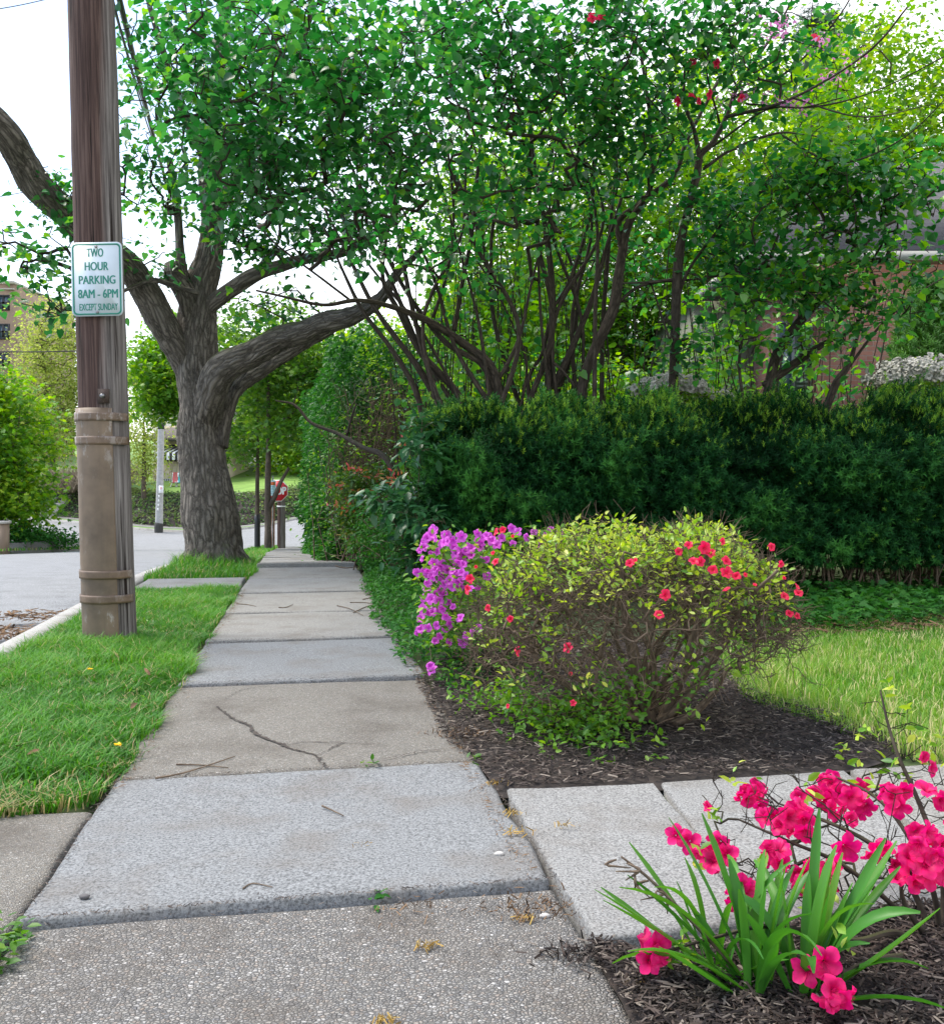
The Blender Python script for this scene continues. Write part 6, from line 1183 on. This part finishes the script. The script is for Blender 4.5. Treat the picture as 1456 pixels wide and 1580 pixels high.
for a in [(560, 925, 590, 918), (540, 930, 600, 940), (570, 955, 600, 945), (430, 938, 452, 933), (365, 932, 395, 936), (350, 912, 375, 920), (520, 935, 560, 950), (545, 945, 590, 930)]:
    twig_on('small dark twig scattered on the distant worn slabs', [(a[0], a[1]), ((a[0] + a[2]) / 2, (a[1] + a[3]) / 2 + random.uniform(-4, 4)), (a[2], a[3])], .004)
def crumb(label, px, py, n, s, r, lift=.008, mat=m_brown, name='fallen_catkin', cat='catkin', grp='dried catkins on the slabs'):
    c = G(px, py, .01); q = c + rng.normal(size=(n, 3)) * np.array([r, r * .6, .004]); q[:, 2] = surf(c) + .005 + np.abs(rng.normal(0, s * .25, n)); mb = MB(); inst(mb, CHIP, q, frames(rdir(n), rdir(n) + (0, 0, 1)), s * (.5 + rng.random(n)), rng.random(n)); return tag(mb.build(name, mat), label, cat, grp)
crumb('tan catkin crumbs in the joint by the soil bed', 762, 1210, 30, .016, .014, .006); crumb('tan catkin lying in the joint beside the grey slab', 790, 1258, 34, .016, .016, .01); crumb('pale straw coloured catkin on the right edge of the grey slab', 800, 1289, 30, .018, .02, .045)
crumb('brown catkin clump in the middle of the pebble slab', 660, 1457, 40, .014, .014, .006); crumb('brown catkin clump below the corner of the garden path', 810, 1415, 36, .014, .013, .006); crumb('yellow catkin at the bottom edge of the pebble slab', 592, 1572, 44, .013, .013, .006); crumb('tan catkin on the mulch by the pink flower', 975, 1516, 40, .014, .012, .02); crumb('brown catkin smear on the garden path', 872, 1281, 22, .014, .02, .02); crumb('small brown crumb patch on the grey slab', 560, 1308, 14, .01, .02, .038)
crumb('purple brown petals gathered below the step of the grey slab', 830, 1398, 160, .016, .07, .004, m_litter, 'leaf_litter', 'litter', 'litter in the joints'); crumb('dry bits along the step left of the corner', 640, 1398, 60, .014, .06, .004, m_litter, 'leaf_litter', 'litter', 'litter in the joints'); crumb('dry litter where mulch meets the tan slab', 715, 1130, 260, .018, .06, .008, m_litter, 'leaf_litter', 'litter', 'litter in the joints')
crumb('dark chips below the corner of the garden path', 900, 1470, 180, .02, .05, .0, m_mulch, 'leaf_litter', 'litter', 'litter in the joints')
for i, (px, py) in enumerate([(130, 1383), (1013, 1462), (840, 1402), (770, 1316)]):
    c = G(px, py, .02); c[2] = surf(c); mb = MB(); ring = []; nn = 9
    for zz, rr in ((0, .8), (.45, 1), (.8, .55)): ring.append([c + np.array([math.cos(t) * rr * .014 * (1 + .2 * math.sin(3 * t + i)), math.sin(t) * rr * .009, zz * .011 - .001]) for t in np.linspace(0, 6.283, nn, endpoint=False)])
    V = np.array(ring).reshape(-1, 3); fs = [(l * nn + s, l * nn + (s + 1) % nn, (l + 1) * nn + (s + 1) % nn, (l + 1) * nn + s) for l in (0, 1) for s in range(nn)]; mb.add(V, [np.array(fs), np.array([range(2 * nn, 3 * nn)])]); tag(mb.build('pebble', m_stone if i else plain('dark_pebble', (.09, .085, .085), .8), None, True), ['dark pebble near the lower left corner of the grey slab', 'pale pebble under the broken path corner', 'grey pebble in the gap at the slab corner', 'tiny pebble on the right half of the grey slab'][i], 'pebble')
for px, py, dz, lab, m in ((570, 1184, .012, 'small fresh green leaf fallen on the joint', m_mid), (585, 1393, .012, 'two green leaves sprouting below the step', m_ivy), (925, 1185, .03, 'tiny green seedling in the mulch', m_mid), (1010, 1186, .03, 'green seedling left of the path joint', m_mid), (1280, 1118, .03, 'pale seedling at the lawn edge of the mulch', m_aza), (1300, 1170, .04, 'thin pale seedling right of the mulch bed', m_aza), (735, 1178, .02, 'low weed beside the tan slab corner', m_mid)):
    c = G(px, py, .0) + (0, 0, dz); mb = MB(); q = c + rng.normal(size=(8, 3)) * np.array([.018, .014, .006]); inst(mb, OVAL, q, leafR(8, .9, -.2), .03, rng.random(8)); tag(mb.build('seedling', m), lab, 'seedling')

m_dand = petal('dandelion_yellow', (.75, .5, .01), (.85, .6, .02))
for px, py, lab in ((139, 1033, 'yellow dandelion in the verge left of the pavement'), (182, 1150, 'yellow dandelion close to the pavement edge of the verge')):
    c = G(px, py, .06); n = 40; a = np.arange(n) * 2.399; ax = np.c_[np.cos(a), np.sin(a), .15 + .5 * rng.random(n)]; mb = MB(); inst(mb, OVAL, np.repeat(c[None], n, 0), frames(ax, np.tile([[0, 0, 1.]], (n, 1)) + 0 * ax), .017 * (.6 + .5 * rng.random(n)), rng.random(n)); tag(mb.build('dandelion', m_dand), lab, 'flower')
q = np.array([G(x, y, .05) for x, y in ((228, 1040), (232, 1043), (60, 1160), (28, 1155), (310, 1010), (120, 1120), (200, 1095))]) + rng.normal(0, .006, (7, 3)); mb = MB(); inst(mb, OVAL, q, leafR(7, .6, 0), .045, rng.random(7)); tag(mb.build('dead_leaves', m_litter), 'few curled brown leaves lying in the verge grass', 'leaves', None, 'stuff')

# ------------------------------------------------------------------ sky, sun, camera
SUN_EL, SUN_AZ = math.radians(60), math.radians(-72)     # azimuth from +Y towards +X
w = bpy.data.worlds.new('World'); scene.world = w; w.use_nodes = True; t = w.node_tree
sk_ = t.nodes.new('ShaderNodeTexSky'); sk_.sky_type = 'NISHITA'; sk_.sun_disc = False; sk_.sun_elevation = SUN_EL; sk_.sun_rotation = SUN_AZ; sk_.air_density = 1.0; sk_.dust_density = 1.2; sk_.ozone_density = .5
bg = t.nodes['Background']; bg.inputs['Strength'].default_value = .15; 
tc = t.nodes.new('ShaderNodeTexCoord'); sz = t.nodes.new('ShaderNodeSeparateXYZ'); t.links.new(tc.outputs['Generated'], sz.inputs[0])
nz_ = t.nodes.new('ShaderNodeTexNoise'); nz_.inputs['Scale'].default_value = 2.2; nz_.inputs['Detail'].default_value = 5; t.links.new(tc.outputs['Generated'], nz_.inputs['Vector'])
ma_ = t.nodes.new('ShaderNodeMath'); ma_.operation = 'MULTIPLY_ADD'; ma_.inputs[1].default_value = .35; t.links.new(nz_.outputs['Fac'], ma_.inputs[0]); ax_ = t.nodes.new('ShaderNodeMath'); ax_.operation = 'MULTIPLY_ADD'; ax_.inputs[1].default_value = -.55; t.links.new(sz.outputs['X'], ax_.inputs[0]); t.links.new(sz.outputs['Z'], ax_.inputs[2]); t.links.new(ax_.outputs[0], ma_.inputs[2])
vf = ramp(t, ma_.outputs[0], [(.38, (.92, .92, .92)), (.78, (.06, .06, .06))]); mxs = mix(t, vf, sk_.outputs[0], (5.4, 5.38, 5.34)); t.links.new(mxs, bg.inputs['Color'])
L = bpy.data.lights.new('sun', 'SUN'); L.energy = 2.2; L.angle = math.radians(30); L.color = (1, .94, .84); lo = bpy.data.objects.new('sun', L); COL.objects.link(lo)
sdv = Vector((math.cos(SUN_EL) * math.sin(SUN_AZ), math.cos(SUN_EL) * math.cos(SUN_AZ), math.sin(SUN_EL))); lo.rotation_euler = sdv.to_track_quat('Z', 'Y').to_euler()
cam = bpy.data.cameras.new('camera'); co = bpy.data.objects.new('camera', cam); COL.objects.link(co); co.location = (0, 0, H); co.rotation_euler = (math.pi / 2, 0, 0)
cam.sensor_fit = 'HORIZONTAL'; cam.sensor_width = 36; cam.lens = 36 * F / 1456; cam.shift_y = -40 / 1456; cam.clip_end = 3000; cam.clip_start = .05
scene.camera = co
vs = scene.view_settings; vs.view_transform = 'Standard'; vs.look = 'None'; vs.exposure = 1.42; vs.gamma = 1
